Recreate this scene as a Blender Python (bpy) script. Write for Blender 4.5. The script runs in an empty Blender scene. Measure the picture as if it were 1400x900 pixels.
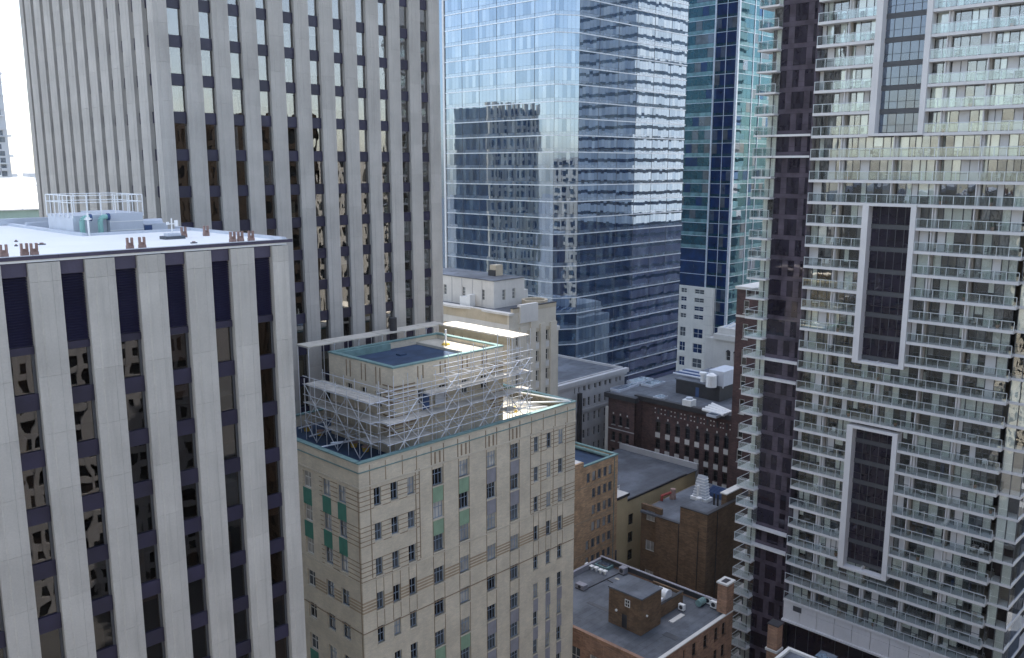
import bpy, math, random
from mathutils import Vector, Matrix, Euler
R = random.Random(7)
SC = bpy.context.scene
COL = SC.collection
rad = math.radians

# ------------------------------------------------------------------ camera, sky, sun, exposure
F, CX, CY = 1205.0, 700.0, 450.0          # focal length and centre in photograph pixels
PITCH = math.atan(222 / F)
TH = rad(44.2)                            # street grid: world X runs 44.2 deg to the right of the view axis
H = 85.0                                  # camera height above the street

cam_d = bpy.data.cameras.new('camera')
cam_d.sensor_width = 36.0
cam_d.lens = 36.0 * F / 1400.0
cam_d.clip_start = 0.5
cam_d.clip_end = 9000
cam = bpy.data.objects.new('camera', cam_d)
COL.objects.link(cam)
cam.location = (0, 0, H)
cam.rotation_euler = (math.pi / 2 - PITCH, 0, TH - math.pi / 2)
SC.camera = cam

SUN_EL, SUN_AZ = rad(63), rad(49.0)       # azimuth measured from world +X towards +Y
w = bpy.data.worlds.new('World')
SC.world = w
w.use_nodes = True
wn = w.node_tree
wn.nodes.clear()
sky = wn.nodes.new('ShaderNodeTexSky')
sky.sky_type = 'NISHITA'
sky.sun_disc = False
sky.sun_elevation = SUN_EL
sky.sun_rotation = math.pi / 2 - SUN_AZ
sky.altitude = 100
sky.air_density = 1.0
sky.dust_density = 1.4
sky.ozone_density = 1.0
bg = wn.nodes.new('ShaderNodeBackground')
bg.inputs['Strength'].default_value = 0.15
wo = wn.nodes.new('ShaderNodeOutputWorld')
hs = wn.nodes.new('ShaderNodeHueSaturation')
hs.inputs['Saturation'].default_value = 0.75
wn.links.new(sky.outputs[0], hs.inputs['Color'])
wn.links.new(hs.outputs[0], bg.inputs[0])
wn.links.new(bg.outputs[0], wo.inputs[0])

sun_d = bpy.data.lights.new('sun', 'SUN')
sun_d.energy = 4.0
sun_d.angle = rad(0.53)
sun_d.color = (1.0, 0.95, 0.87)
sun = bpy.data.objects.new('sun', sun_d)
COL.objects.link(sun)
sdir = Vector((math.cos(SUN_EL) * math.cos(SUN_AZ), math.cos(SUN_EL) * math.sin(SUN_AZ), math.sin(SUN_EL)))
sun.rotation_euler = (-sdir).to_track_quat('-Z', 'Y').to_euler()
sun.location = (150, 170, 300)

SC.view_settings.view_transform = 'Standard'
SC.view_settings.look = 'None'
SC.view_settings.exposure = 1.5
SC.view_settings.gamma = 1.0
SC.view_settings.use_curve_mapping = False
SC.render.engine = 'CYCLES'
cy = SC.cycles
cy.use_denoising = True
cy.max_bounces = 10
cy.diffuse_bounces = 5
cy.glossy_bounces = 5
cy.transparent_max_bounces = 16
cy.transmission_bounces = 6
cy.sample_clamp_indirect = 6.0
cy.caustics_reflective = True
cy.blur_glossy = 1.0
cy.caustics_refractive = False

# ------------------------------------------------------------------ photograph pixel -> place
def ray(u, v):
    x = (u - CX) / F
    y = -(v - CY) / F
    fw = math.cos(PITCH) + y * math.sin(PITCH)
    up = y * math.cos(PITCH) - math.sin(PITCH)
    c, s = math.cos(TH), math.sin(TH)
    return (fw * c + x * s, fw * s - x * c, up)

def dep(u, v, d):
    r = ray(u, v)
    return Vector((r[0] * d, r[1] * d, r[2] * d + H))

def atx(u, v, X):
    r = ray(u, v); return dep(u, v, X / r[0])

def aty(u, v, Y):
    r = ray(u, v); return dep(u, v, Y / r[1])

def atz(u, v, Z):
    r = ray(u, v); return dep(u, v, (Z - H) / r[2])

def pix(X, Y, Z):
    c, s = math.cos(TH), math.sin(TH)
    fw = X * c + Y * s; r = X * s - Y * c; u = Z - H
    d = fw * math.cos(PITCH) - u * math.sin(PITCH)
    up = fw * math.sin(PITCH) + u * math.cos(PITCH)
    if d < 1: return (-9999, -9999, 1)
    return (CX + F * r / d, CY - F * up / d, d)

# ------------------------------------------------------------------ materials
MATS = {}
def nodes(name):
    m = bpy.data.materials.new(name); m.use_nodes = True
    nt = m.node_tree; nt.nodes.clear()
    out = nt.nodes.new('ShaderNodeOutputMaterial')
    MATS[name] = m
    return m, nt, out

def pos_node(nt, scale=(1, 1, 1)):
    g = nt.nodes.new('ShaderNodeNewGeometry')
    mp = nt.nodes.new('ShaderNodeMapping')
    mp.inputs['Scale'].default_value = scale
    nt.links.new(g.outputs['Position'], mp.inputs['Vector'])
    return mp.outputs['Vector']

def noise(nt, vec, scale, detail=4, rough=0.55):
    n = nt.nodes.new('ShaderNodeTexNoise')
    n.inputs['Scale'].default_value = scale
    n.inputs['Detail'].default_value = detail
    n.inputs['Roughness'].default_value = rough
    nt.links.new(vec, n.inputs['Vector'])
    return n.outputs['Fac']

def ramp(nt, fac, a, b, lo=0.3, hi=0.7):
    r = nt.nodes.new('ShaderNodeMapRange')
    r.inputs['From Min'].default_value = lo; r.inputs['From Max'].default_value = hi
    r.inputs['To Min'].default_value = a; r.inputs['To Max'].default_value = b
    nt.links.new(fac, r.inputs['Value'])
    return r.outputs['Result']

def mixc(nt, fac, a, b, mode='MIX'):
    n = nt.nodes.new('ShaderNodeMix'); n.data_type = 'RGBA'; n.blend_type = mode
    if isinstance(fac, (int, float)): n.inputs[0].default_value = fac
    else: nt.links.new(fac, n.inputs[0])
    for i, c in ((6, a), (7, b)):
        if isinstance(c, tuple): n.inputs[i].default_value = (*c, 1)
        else: nt.links.new(c, n.inputs[i])
    return n.outputs[2]

def scale_c(c, k): return tuple(min(1, x * k) for x in c)

def rough_mat(name, col, var=0.18, rough=0.85, scale=0.6, streak=0.12, grain=0.08, bump=0.0, brick=None, obvar=0.0, spec=0.3, bk=1.0):
    """painted / mineral surface: broad tone drift, vertical weather streaks, fine grain"""
    m, nt, out = nodes(name)
    b = nt.nodes.new('ShaderNodeBsdfPrincipled')
    p1 = pos_node(nt)
    p2 = pos_node(nt, (1, 1, 0.06))
    c = mixc(nt, ramp(nt, noise(nt, p1, scale), 0, 1), scale_c(col, 1 - var), scale_c(col, 1 + var * 0.6))
    st = ramp(nt, noise(nt, p2, 2.2, 5, 0.65), 0, streak, 0.5, 0.8)
    c = mixc(nt, st, c, scale_c(col, 0.45))
    gr = ramp(nt, noise(nt, p1, 9.0, 6, 0.7), 1 - grain, 1 + grain)
    cc = nt.nodes.new('ShaderNodeVectorMath'); cc.operation = 'SCALE'
    nt.links.new(c, cc.inputs[0]); nt.links.new(gr, cc.inputs['Scale'])
    c = cc.outputs[0]
    if brick:
        geo = nt.nodes.new('ShaderNodeNewGeometry')
        sep = nt.nodes.new('ShaderNodeSeparateXYZ'); nt.links.new(geo.outputs['Position'], sep.inputs[0])
        add = nt.nodes.new('ShaderNodeMath'); add.operation = 'ADD'
        nt.links.new(sep.outputs[0], add.inputs[0]); nt.links.new(sep.outputs[1], add.inputs[1])
        cmb = nt.nodes.new('ShaderNodeCombineXYZ')
        nt.links.new(add.outputs[0], cmb.inputs[0]); nt.links.new(sep.outputs[2], cmb.inputs[1])
        br = nt.nodes.new('ShaderNodeTexBrick')
        br.inputs['Scale'].default_value = 1.0
        br.inputs['Brick Width'].default_value = brick[0]
        br.inputs['Row Height'].default_value = brick[1]
        br.inputs['Mortar Size'].default_value = brick[1] * 0.12
        br.inputs['Color1'].default_value = (*([1 - 0.09 * bk] * 3), 1)
        br.inputs['Color2'].default_value = (1 + 0.05 * bk, 1 + 0.03 * bk, 1.0, 1)
        br.inputs['Mortar'].default_value = (1 - 0.05 * bk, 1 - 0.04 * bk, 1 - 0.03 * bk, 1)
        nt.links.new(cmb.outputs[0], br.inputs['Vector'])
        c = mixc(nt, 1.0, c, br.outputs['Color'], 'MULTIPLY')
    if obvar:
        oi = nt.nodes.new('ShaderNodeObjectInfo')
        k = ramp(nt, oi.outputs['Random'], 1 - obvar, 1 + obvar, 0, 1)
        c3 = nt.nodes.new('ShaderNodeVectorMath'); c3.operation = 'SCALE'
        nt.links.new(c, c3.inputs[0]); nt.links.new(k, c3.inputs['Scale'])
        c = c3.outputs[0]
    nt.links.new(c, b.inputs['Base Color'])
    b.inputs['Roughness'].default_value = rough
    b.inputs['Specular IOR Level'].default_value = spec
    if bump:
        bp = nt.nodes.new('ShaderNodeBump'); bp.inputs['Strength'].default_value = bump
        bp.inputs['Distance'].default_value = 0.03
        nt.links.new(noise(nt, p1, 14, 5), bp.inputs['Height'])
        nt.links.new(bp.outputs[0], b.inputs['Normal'])
    nt.links.new(b.outputs[0], out.inputs[0])
    return m

def metal_mat(name, col, rough=0.4, metallic=0.8):
    m, nt, out = nodes(name)
    b = nt.nodes.new('ShaderNodeBsdfPrincipled')
    c = mixc(nt, ramp(nt, noise(nt, pos_node(nt), 1.5), 0, 1), scale_c(col, 0.85), scale_c(col, 1.1))
    nt.links.new(c, b.inputs['Base Color'])
    b.inputs['Roughness'].default_value = rough
    b.inputs['Metallic'].default_value = metallic
    nt.links.new(b.outputs[0], out.inputs[0])
    return m

def wave_normal(nt, strength, sx=1.0, big=0.35):
    bp = nt.nodes.new('ShaderNodeBump')
    bp.inputs['Strength'].default_value = strength
    bp.inputs['Distance'].default_value = 0.02
    nt.links.new(noise(nt, pos_node(nt, (sx, sx, sx * 0.6)), big, 1.5), bp.inputs['Height'])
    return bp.outputs[0]

def facing(nt, lo, hi, power=3.0, normal=None):
    lw = nt.nodes.new('ShaderNodeLayerWeight'); lw.inputs['Blend'].default_value = 0.5
    if normal is not None: nt.links.new(normal, lw.inputs['Normal'])
    pw = nt.nodes.new('ShaderNodeMath'); pw.operation = 'POWER'; pw.inputs[1].default_value = power
    nt.links.new(lw.outputs['Facing'], pw.inputs[0])
    return ramp(nt, pw.outputs[0], lo, hi, 0, 1)

def mirror_glass(name, body, tint, lo=0.3, hi=0.95, wave=0.5, rough=0.015, big=0.5, power=2.5):
    """coated curtain-wall glass: dark body seen through a strong reflection"""
    m, nt, out = nodes(name)
    n = wave_normal(nt, wave, 1.0, big)
    d = nt.nodes.new('ShaderNodeBsdfDiffuse')
    c = mixc(nt, ramp(nt, noise(nt, pos_node(nt), 0.5, 3), 0, 1), scale_c(body, 0.6), scale_c(body, 1.4))
    nt.links.new(c, d.inputs['Color'])
    g = nt.nodes.new('ShaderNodeBsdfGlossy')
    g.inputs['Color'].default_value = (*tint, 1); g.inputs['Roughness'].default_value = rough
    nt.links.new(n, g.inputs['Normal'])
    mx = nt.nodes.new('ShaderNodeMixShader')
    nt.links.new(facing(nt, lo, hi, power), mx.inputs[0])
    nt.links.new(d.outputs[0], mx.inputs[1]); nt.links.new(g.outputs[0], mx.inputs[2])
    nt.links.new(mx.outputs[0], out.inputs[0])
    return m

def clear_glass(name, tint, lo=0.12, hi=0.9, wave=0.4, refl=(1, 1, 1), big=0.6, power=3.0):
    """see-through pane: rooms, blinds and balconies show behind its reflection"""
    m, nt, out = nodes(name)
    t = nt.nodes.new('ShaderNodeBsdfTransparent'); t.inputs['Color'].default_value = (*tint, 1)
    g = nt.nodes.new('ShaderNodeBsdfGlossy'); g.inputs['Roughness'].default_value = 0.01
    g.inputs['Color'].default_value = (*refl, 1)
    nt.links.new(wave_normal(nt, wave, 1.0, big), g.inputs['Normal'])
    mx = nt.nodes.new('ShaderNodeMixShader')
    nt.links.new(facing(nt, lo, hi, power), mx.inputs[0])
    nt.links.new(t.outputs[0], mx.inputs[1]); nt.links.new(g.outputs[0], mx.inputs[2])
    nt.links.new(mx.outputs[0], out.inputs[0])
    return m

M = {}
M['precast'] = rough_mat('precast_concrete', (0.47, 0.445, 0.40), 0.13, 0.8, 0.25, 0.34, 0.07, obvar=0.05)
M['precast_tall'] = rough_mat('precast_concrete_tall', (0.44, 0.415, 0.38), 0.13, 0.8, 0.25, 0.34, 0.07, obvar=0.05)
M['spandrel'] = rough_mat('violet_spandrel', (0.026, 0.023, 0.050), 0.3, 0.4, 0.5, 0.1, 0.1, spec=0.5, obvar=0.15)
M['fascia'] = rough_mat('violet_fascia', (0.075, 0.066, 0.10), 0.15, 0.5, 0.6, 0.1, 0.1)
M['louver'] = rough_mat('dark_louver', (0.022, 0.020, 0.052), 0.2, 0.4, 0.5, 0.05, 0.05)
M['white_roof'] = rough_mat('white_membrane', (0.80, 0.79, 0.76), 0.05, 0.8, 0.2, 0.0, 0.03)
M['pale_metal'] = rough_mat('pale_grey_metal', (0.52, 0.55, 0.60), 0.08, 0.45, 0.8, 0.15, 0.04, spec=0.5)
M['white_paint'] = rough_mat('white_paint', (0.78, 0.78, 0.76), 0.06, 0.5, 0.8, 0.08, 0.03, spec=0.5)
M['green_pipe'] = rough_mat('green_pipe_paint', (0.25, 0.47, 0.42), 0.1, 0.45, 0.8, 0.1, 0.03, spec=0.5)
M['rust'] = rough_mat('rusty_steel', (0.30, 0.20, 0.17), 0.25, 0.8, 2, 0.2, 0.2)
M['blue_paint'] = rough_mat('blue_paint', (0.05, 0.09, 0.2), 0.15, 0.5, 1, 0.1, 0.1)
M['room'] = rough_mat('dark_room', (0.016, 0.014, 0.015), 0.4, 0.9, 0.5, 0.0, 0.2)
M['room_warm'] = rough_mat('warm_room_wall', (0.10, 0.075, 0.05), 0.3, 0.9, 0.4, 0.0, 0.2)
M['blind'] = rough_mat('office_blind', (0.62, 0.63, 0.62), 0.12, 0.8, 0.8, 0.0, 0.05, obvar=0.3)
M['blind_warm'] = rough_mat('warm_blind', (0.46, 0.40, 0.29), 0.15, 0.8, 0.8, 0.0, 0.05, obvar=0.25)
M['office_glass'] = clear_glass('bronze_office_glass', (0.42, 0.36, 0.32), 0.07, 0.95, 0.6, big=0.5)
M['tower_glass'] = clear_glass('grey_office_glass', (0.62, 0.62, 0.62), 0.20, 0.95, 0.6, big=0.5)
M['beige_brick'] = rough_mat('beige_brick', (0.60, 0.535, 0.42), 0.14, 0.9, 0.5, 0.14, 0.08, brick=(0.45, 0.16))
M['beige_stone'] = rough_mat('beige_cut_stone', (0.55, 0.49, 0.39), 0.12, 0.85, 0.4, 0.2, 0.06)
M['groove'] = rough_mat('brown_groove_shade', (0.27, 0.205, 0.14), 0.2, 0.9, 1, 0.1, 0.1)  # brown for the shade inside brick grooves, drawn as ribs
M['stripe'] = rough_mat('tan_brick_stripe', (0.36, 0.28, 0.19), 0.15, 0.9, 0.7, 0.1, 0.1)
M['green_panel'] = rough_mat('verdigris_panel', (0.24, 0.35, 0.24), 0.12, 0.6, 1.2, 0.3, 0.06)
M['deep_green'] = rough_mat('deep_green_panel', (0.045, 0.19, 0.14), 0.15, 0.6, 1.2, 0.2, 0.06)
M['grey_panel'] = rough_mat('blue_grey_panel', (0.27, 0.265, 0.29), 0.12, 0.6, 1.2, 0.3, 0.06)
M['copper'] = rough_mat('copper_patina', (0.17, 0.27, 0.26), 0.2, 0.65, 1.0, 0.25, 0.08)
M['sash'] = rough_mat('blue_grey_sash', (0.20, 0.25, 0.31), 0.15, 0.5, 1.0, 0.1, 0.05, spec=0.5)
M['white_sash'] = rough_mat('white_sash', (0.62, 0.61, 0.57), 0.1, 0.6, 1.0, 0.1, 0.05)
M['navy_roof'] = rough_mat('shade_blue_membrane', (0.035, 0.062, 0.115), 0.3, 0.75, 0.5, 0.0, 0.12)
M['pale_roof'] = rough_mat('pale_roof_tone', (0.50, 0.46, 0.38), 0.2, 0.95, 0.6, 0.0, 0.2)
M['grey_roof'] = rough_mat('grey_roof', (0.155, 0.165, 0.18), 0.4, 0.9, 0.22, 0.0, 0.2)
def roof_mat(name, col):
    m, nt, out = nodes(name)
    b = nt.nodes.new('ShaderNodeBsdfPrincipled')
    p1 = pos_node(nt)
    br = nt.nodes.new('ShaderNodeTexBrick')
    br.inputs['Scale'].default_value = 1.0
    br.inputs['Brick Width'].default_value = 7.0; br.inputs['Row Height'].default_value = 1.05
    br.inputs['Mortar Size'].default_value = 0.035
    br.inputs['Color1'].default_value = (*scale_c(col, 0.86), 1); br.inputs['Color2'].default_value = (*scale_c(col, 1.12), 1)
    br.inputs['Mortar'].default_value = (*scale_c(col, 0.6), 1)
    nt.links.new(p1, br.inputs['Vector'])
    c = mixc(nt, ramp(nt, noise(nt, p1, 0.16, 6, 0.62), 0, 0.85, 0.48, 0.62), br.outputs['Color'], scale_c(col, 1.75))
    c = mixc(nt, ramp(nt, noise(nt, p1, 0.45, 5, 0.7), 0, 0.8, 0.52, 0.75), c, scale_c(col, 0.45))
    c = mixc(nt, ramp(nt, noise(nt, p1, 6, 5, 0.7), 0, 0.35), c, scale_c(col, 0.7))
    nt.links.new(c, b.inputs['Base Color'])
    nt.links.new(ramp(nt, noise(nt, p1, 0.3, 4), 0.45, 0.95), b.inputs['Roughness'])
    nt.links.new(b.outputs[0], out.inputs[0])
    return m
M['grey_roof'] = roof_mat('patched_grey_roof', (0.085, 0.095, 0.112))
M['dark_roof'] = rough_mat('dark_roof', (0.10, 0.105, 0.115), 0.3, 0.9, 0.3, 0.0, 0.15)
M['scaffold'] = metal_mat('galvanised_tube', (0.72, 0.74, 0.78), 0.38, 0.55)
M['plank'] = rough_mat('weathered_plank', (0.50, 0.47, 0.42), 0.15, 0.9, 1.5, 0.0, 0.1, obvar=0.12)
M['ply'] = rough_mat('plywood_deck', (0.58, 0.53, 0.45), 0.12, 0.9, 0.8, 0.0, 0.08, obvar=0.06)
M['yellow'] = rough_mat('yellow_paint', (0.55, 0.36, 0.06), 0.2, 0.6, 2, 0.1, 0.1)
M['stone_pale'] = rough_mat('pale_limestone', (0.60, 0.55, 0.455), 0.12, 0.9, 0.35, 0.2, 0.08)
M['stone_tan'] = rough_mat('tan_limestone', (0.50, 0.43, 0.32), 0.12, 0.9, 0.35, 0.2, 0.08)
M['stucco'] = rough_mat('white_stucco', (0.62, 0.60, 0.56), 0.1, 0.9, 0.35, 0.22, 0.06)
M['grey_stone'] = rough_mat('grey_limestone', (0.44, 0.43, 0.43), 0.1, 0.9, 0.3, 0.2, 0.08)
M['red_brick'] = rough_mat('dark_red_brick', (0.105, 0.066, 0.066), 0.26, 0.9, 0.55, 0.30, 0.14, brick=(0.6, 0.22), bk=3.2)
M['brown_brick'] = rough_mat('brown_brick', (0.165, 0.108, 0.068), 0.26, 0.9, 0.55, 0.30, 0.14, brick=(0.6, 0.22), bk=3.2)
M['orange_brick'] = rough_mat('orange_brick', (0.52, 0.345, 0.21), 0.22, 0.9, 0.55, 0.30, 0.14, brick=(0.6, 0.22), bk=3.2)
M['peach_brick'] = rough_mat('peach_brick', (0.36, 0.215, 0.145), 0.26, 0.9, 0.55, 0.30, 0.14, brick=(0.6, 0.22), bk=3.2)
M['yellow_stucco'] = rough_mat('yellow_stucco', (0.56, 0.45, 0.26), 0.1, 0.9, 0.35, 0.15, 0.06)
M['black_metal'] = rough_mat('black_metal', (0.03, 0.03, 0.035), 0.2, 0.5, 1, 0.1, 0.1, spec=0.5)
M['dark_pane'] = mirror_glass('dark_window_glass', (0.012, 0.014, 0.018), (0.8, 0.85, 0.9), 0.07, 0.85, 0.5, power=3.5)
M['mid_pane'] = mirror_glass('grey_window_glass', (0.07, 0.08, 0.09), (0.8, 0.85, 0.9), 0.10, 0.85, 0.5, power=3.5)
M['pale_pane'] = mirror_glass('blind_window_glass', (0.38, 0.37, 0.34), (0.8, 0.85, 0.9), 0.08, 0.8, 0.5, power=3.5)
M['curtain_a'] = mirror_glass('blue_curtain_wall', (0.03, 0.065, 0.125), (0.70, 0.84, 1.0), 0.34, 0.97, 0.13)
M['curtain_b'] = mirror_glass('deep_blue_curtain_wall', (0.012, 0.035, 0.085), (0.66, 0.82, 1.0), 0.28, 0.97, 0.13)
M['curtain_c'] = mirror_glass('pale_blue_curtain_wall', (0.08, 0.13, 0.19), (0.74, 0.86, 1.0), 0.36, 0.97, 0.13)
M['curtain_sp'] = mirror_glass('spandrel_curtain_wall', (0.11, 0.155, 0.21), (0.74, 0.86, 1.0), 0.30, 0.95, 0.13)
M['mullion'] = metal_mat('silver_mullion', (0.66, 0.70, 0.75), 0.35, 0.5)
M['teal_a'] = mirror_glass('teal_glass', (0.005, 0.035, 0.052), (0.40, 0.70, 0.80), 0.12, 0.7, 0.4)
M['teal_b'] = mirror_glass('navy_glass', (0.004, 0.018, 0.07), (0.32, 0.52, 0.8), 0.09, 0.85, 0.4)
M['teal_sp'] = mirror_glass('sea_green_spandrel', (0.12, 0.22, 0.235), (0.50, 0.74, 0.80), 0.12, 0.6, 0.4)
M['condo_white'] = rough_mat('condo_concrete', (0.66, 0.645, 0.635), 0.07, 0.8, 0.3, 0.12, 0.04)
M['condo_glass'] = clear_glass('condo_window_glass', (0.94, 0.96, 0.95), 0.14, 0.95, 0.6, big=0.7)
M['rail_glass'] = clear_glass('balcony_glass', (0.88, 0.92, 0.92), 0.11, 0.9, 0.15, (0.95, 1.0, 1.0))
M['rail'] = metal_mat('balcony_rail', (0.62, 0.66, 0.68), 0.4, 0.4)
M['frame_dark'] = rough_mat('window_frame_grey', (0.07, 0.073, 0.08), 0.1, 0.5, 1, 0, 0.05, spec=0.5)
M['curtain'] = rough_mat('pale_curtain', (0.80, 0.80, 0.74), 0.1, 0.95, 0.8, 0, 0.05, obvar=0.12)
M['curtain_grey'] = rough_mat('grey_curtain', (0.20, 0.20, 0.205), 0.1, 0.95, 0.8, 0, 0.05, obvar=0.2)
M['flat_wall'] = rough_mat('room_wall', (0.30, 0.27, 0.23), 0.2, 0.95, 0.3, 0, 0.05)
M['mauve'] = mirror_glass('mauve_window_wall', (0.075, 0.062, 0.08), (0.75, 0.75, 0.85), 0.06, 0.8, 0.5, 0.03, power=3.5)
M['mauve_dark'] = mirror_glass('mauve_dark_glass', (0.016, 0.013, 0.022), (0.65, 0.65, 0.8), 0.07, 0.8, 0.4, power=3.0)
M['slate'] = mirror_glass('slate_blue_glass', (0.055, 0.07, 0.095), (0.8, 0.88, 0.98), 0.16, 0.9, 0.7, power=3.0)
M['asphalt'] = rough_mat('asphalt', (0.05, 0.05, 0.052), 0.2, 0.95, 0.2, 0, 0.2)
M['ground'] = rough_mat('city_ground', (0.12, 0.12, 0.12), 0.2, 0.95, 0.05, 0, 0.2)
M['paving'] = rough_mat('paving', (0.28, 0.27, 0.26), 0.15, 0.95, 0.3, 0, 0.15)
M['far_wall'] = rough_mat('far_pale_wall', (0.55, 0.56, 0.57), 0.08, 0.9, 0.1, 0.1, 0.04)
M['copper_wall'] = rough_mat('verdigris_wall', (0.36, 0.48, 0.43), 0.1, 0.8, 0.3, 0.2, 0.05)
M['tan_canvas'] = rough_mat('tan_tarpaulin', (0.42, 0.33, 0.22), 0.15, 0.95, 1, 0, 0.1)
M['red_pipe'] = rough_mat('red_pipe', (0.30, 0.06, 0.05), 0.2, 0.6, 1, 0.2, 0.1)

# ------------------------------------------------------------------ geometry helpers
class MB:
    def __init__(s): s.v = []; s.f = []; s.mi = []; s.mats = []
    def _m(s, mat):
        if mat not in s.mats: s.mats.append(mat)
        return s.mats.index(mat)
    def add(s, vs, fs, mat):
        o = len(s.v); s.v += [tuple(p) for p in vs]; k = s._m(mat)
        for q in fs: s.f.append(tuple(i + o for i in q)); s.mi.append(k)
        return s
    def box(s, x0, x1, y0, y1, z0, z1, mat):
        if x0 > x1: x0, x1 = x1, x0
        if y0 > y1: y0, y1 = y1, y0
        if z0 > z1: z0, z1 = z1, z0
        return s.add([(x0, y0, z0), (x1, y0, z0), (x1, y1, z0), (x0, y1, z0), (x0, y0, z1), (x1, y0, z1), (x1, y1, z1), (x0, y1, z1)],
                     [(3, 2, 1, 0), (4, 5, 6, 7), (0, 1, 5, 4), (1, 2, 6, 5), (2, 3, 7, 6), (3, 0, 4, 7)], mat)
    def prism(s, poly, z0, z1, mat):
        n = len(poly)
        vs = [(x, y, z0) for x, y in poly] + [(x, y, z1) for x, y in poly]
        fs = [tuple(range(n - 1, -1, -1)), tuple(range(n, 2 * n))] + [(i, (i + 1) % n, n + (i + 1) % n, n + i) for i in range(n)]
        return s.add(vs, fs, mat)
    def tube(s, p, q, r, mat, n=6, r2=None):
        p = Vector(p); q = Vector(q); d = (q - p)
        if d.length < 1e-6: return s
        d.normalize(); a = d.orthogonal().normalized(); b = d.cross(a)
        r2 = r if r2 is None else r2
        vs = []
        for c, rr in ((p, r), (q, r2)):
            for i in range(n):
                t = 2 * math.pi * i / n
                vs.append(c + a * (math.cos(t) * rr) + b * (math.sin(t) * rr))
        fs = [tuple(range(n - 1, -1, -1)), tuple(range(n, 2 * n))] + [(i, (i + 1) % n, n + (i + 1) % n, n + i) for i in range(n)]
        return s.add(vs, fs, mat)
    def mesh(s, name):
        me = bpy.data.meshes.new(name); me.from_pydata(s.v, [], s.f)
        for m in s.mats: me.materials.append(m)
        me.polygons.foreach_set('material_index', s.mi); me.update()
        return me

WL = {}
def link(name, data, loc, parent):
    o = bpy.data.objects.new(name, data); COL.objects.link(o)
    loc = Vector(loc); WL[o] = loc
    if parent is not None:
        o.parent = parent; o.location = loc - WL[parent]
    else: o.location = loc
    return o

def thing(name, label, cat, loc, group=None):
    o = link(name, None, loc, None)
    o.empty_display_size = 1.0
    return tag(o, label, cat, group)

def tag(o, label, cat, group=None):
    o['label'] = label; o['category'] = cat
    if group: o['group'] = group
    return o

def structure(o): o['kind'] = 'structure'; return o

BC = {}
def box_mesh(dx, dy, dz, mat):
    k = (round(dx, 3), round(dy, 3), round(dz, 3), mat.name)
    if k not in BC:
        BC[k] = MB().box(-dx / 2, dx / 2, -dy / 2, dy / 2, -dz / 2, dz / 2, mat).mesh('block')
    return BC[k]

def bx(name, parent, x0, x1, y0, y1, z0, z1, mat, tilt=None):
    o = link(name, box_mesh(abs(x1 - x0), abs(y1 - y0), abs(z1 - z0), mat), ((x0 + x1) / 2, (y0 + y1) / 2, (z0 + z1) / 2), parent)
    if tilt: o.rotation_euler = tilt
    return o

def built(name, parent, mb, base=None):
    base = Vector(base) if base is not None else (WL[parent] if parent is not None else Vector((0, 0, 0)))
    mb.v = [(x - base.x, y - base.y, z - base.z) for x, y, z in mb.v]
    return link(name, mb.mesh(name), base, parent)

def parts(parent, name, boxes, limit=300):
    """boxes: (x0,x1,y0,y1,z0,z1,mat[,tilt]); the largest in view are objects of their own, the rest one joined part"""
    def score(b):
        u, v, d = pix((b[0] + b[1]) / 2, (b[2] + b[3]) / 2, (b[4] + b[5]) / 2)
        if not (-40 < u < 1440 and -40 < v < 940): return -d
        return 1e4 * math.sqrt((abs(b[1] - b[0]) + abs(b[3] - b[2])) * abs(b[5] - b[4])) / d
    bs = sorted(boxes, key=score, reverse=True)
    out = []
    for b in bs[:limit]:
        out.append(bx(name, parent, *b[:7], tilt=(b[7] if len(b) > 7 else None)))
    if len(bs) > limit:
        m = MB()
        for b in bs[limit:]:
            if len(b) > 7 and b[7]:
                c = Vector(((b[0] + b[1]) / 2, (b[2] + b[3]) / 2, (b[4] + b[5]) / 2))
                k = len(m.v); m.box(*b[:7]); rm = Euler(b[7]).to_matrix()
                for i in range(k, k + 8):
                    m.v[i] = tuple(c + rm @ (Vector(m.v[i]) - c))
            else: m.box(*b[:7])
        o = built(name + '_rest', parent, m); o['kind'] = 'stuff'
    return out

# a facade is seen along 'y' (its face looks to -Y, u runs along X) or 'x' (looks to -X, u runs along Y)
def fb(axis, plane, u0, u1, d0, d1, z0, z1):
    """box on a facade: u range, depth range behind the plane (negative = proud), z range"""
    if axis == 'y': return (u0, u1, plane + d0, plane + d1, z0, z1)
    return (plane + d0, plane + d1, u0, u1, z0, z1)

def wall_grid(parent, name, axis, plane, u0, u1, z0, z1, cols, rows, thick, mat):
    """masonry wall with real openings: cols [(a,b)], rows [(zlo,zhi)] (or one list of rows per column)"""
    m = MB()
    cols = sorted(cols); u = u0
    for i, (a, b) in enumerate(cols):
        if a > u: m.box(*fb(axis, plane, u, a, 0, thick, z0, z1), mat)
        rr = sorted(rows[i] if rows and isinstance(rows[0], list) else rows); z = z0
        for lo, hi in rr:
            if lo > z: m.box(*fb(axis, plane, a, b, 0, thick, z, lo), mat)
            z = hi
        if z < z1: m.box(*fb(axis, plane, a, b, 0, thick, z, z1), mat)
        u = b
    if u < u1: m.box(*fb(axis, plane, u, u1, 0, thick, z0, z1), mat)
    return built(name, parent, m)

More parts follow.
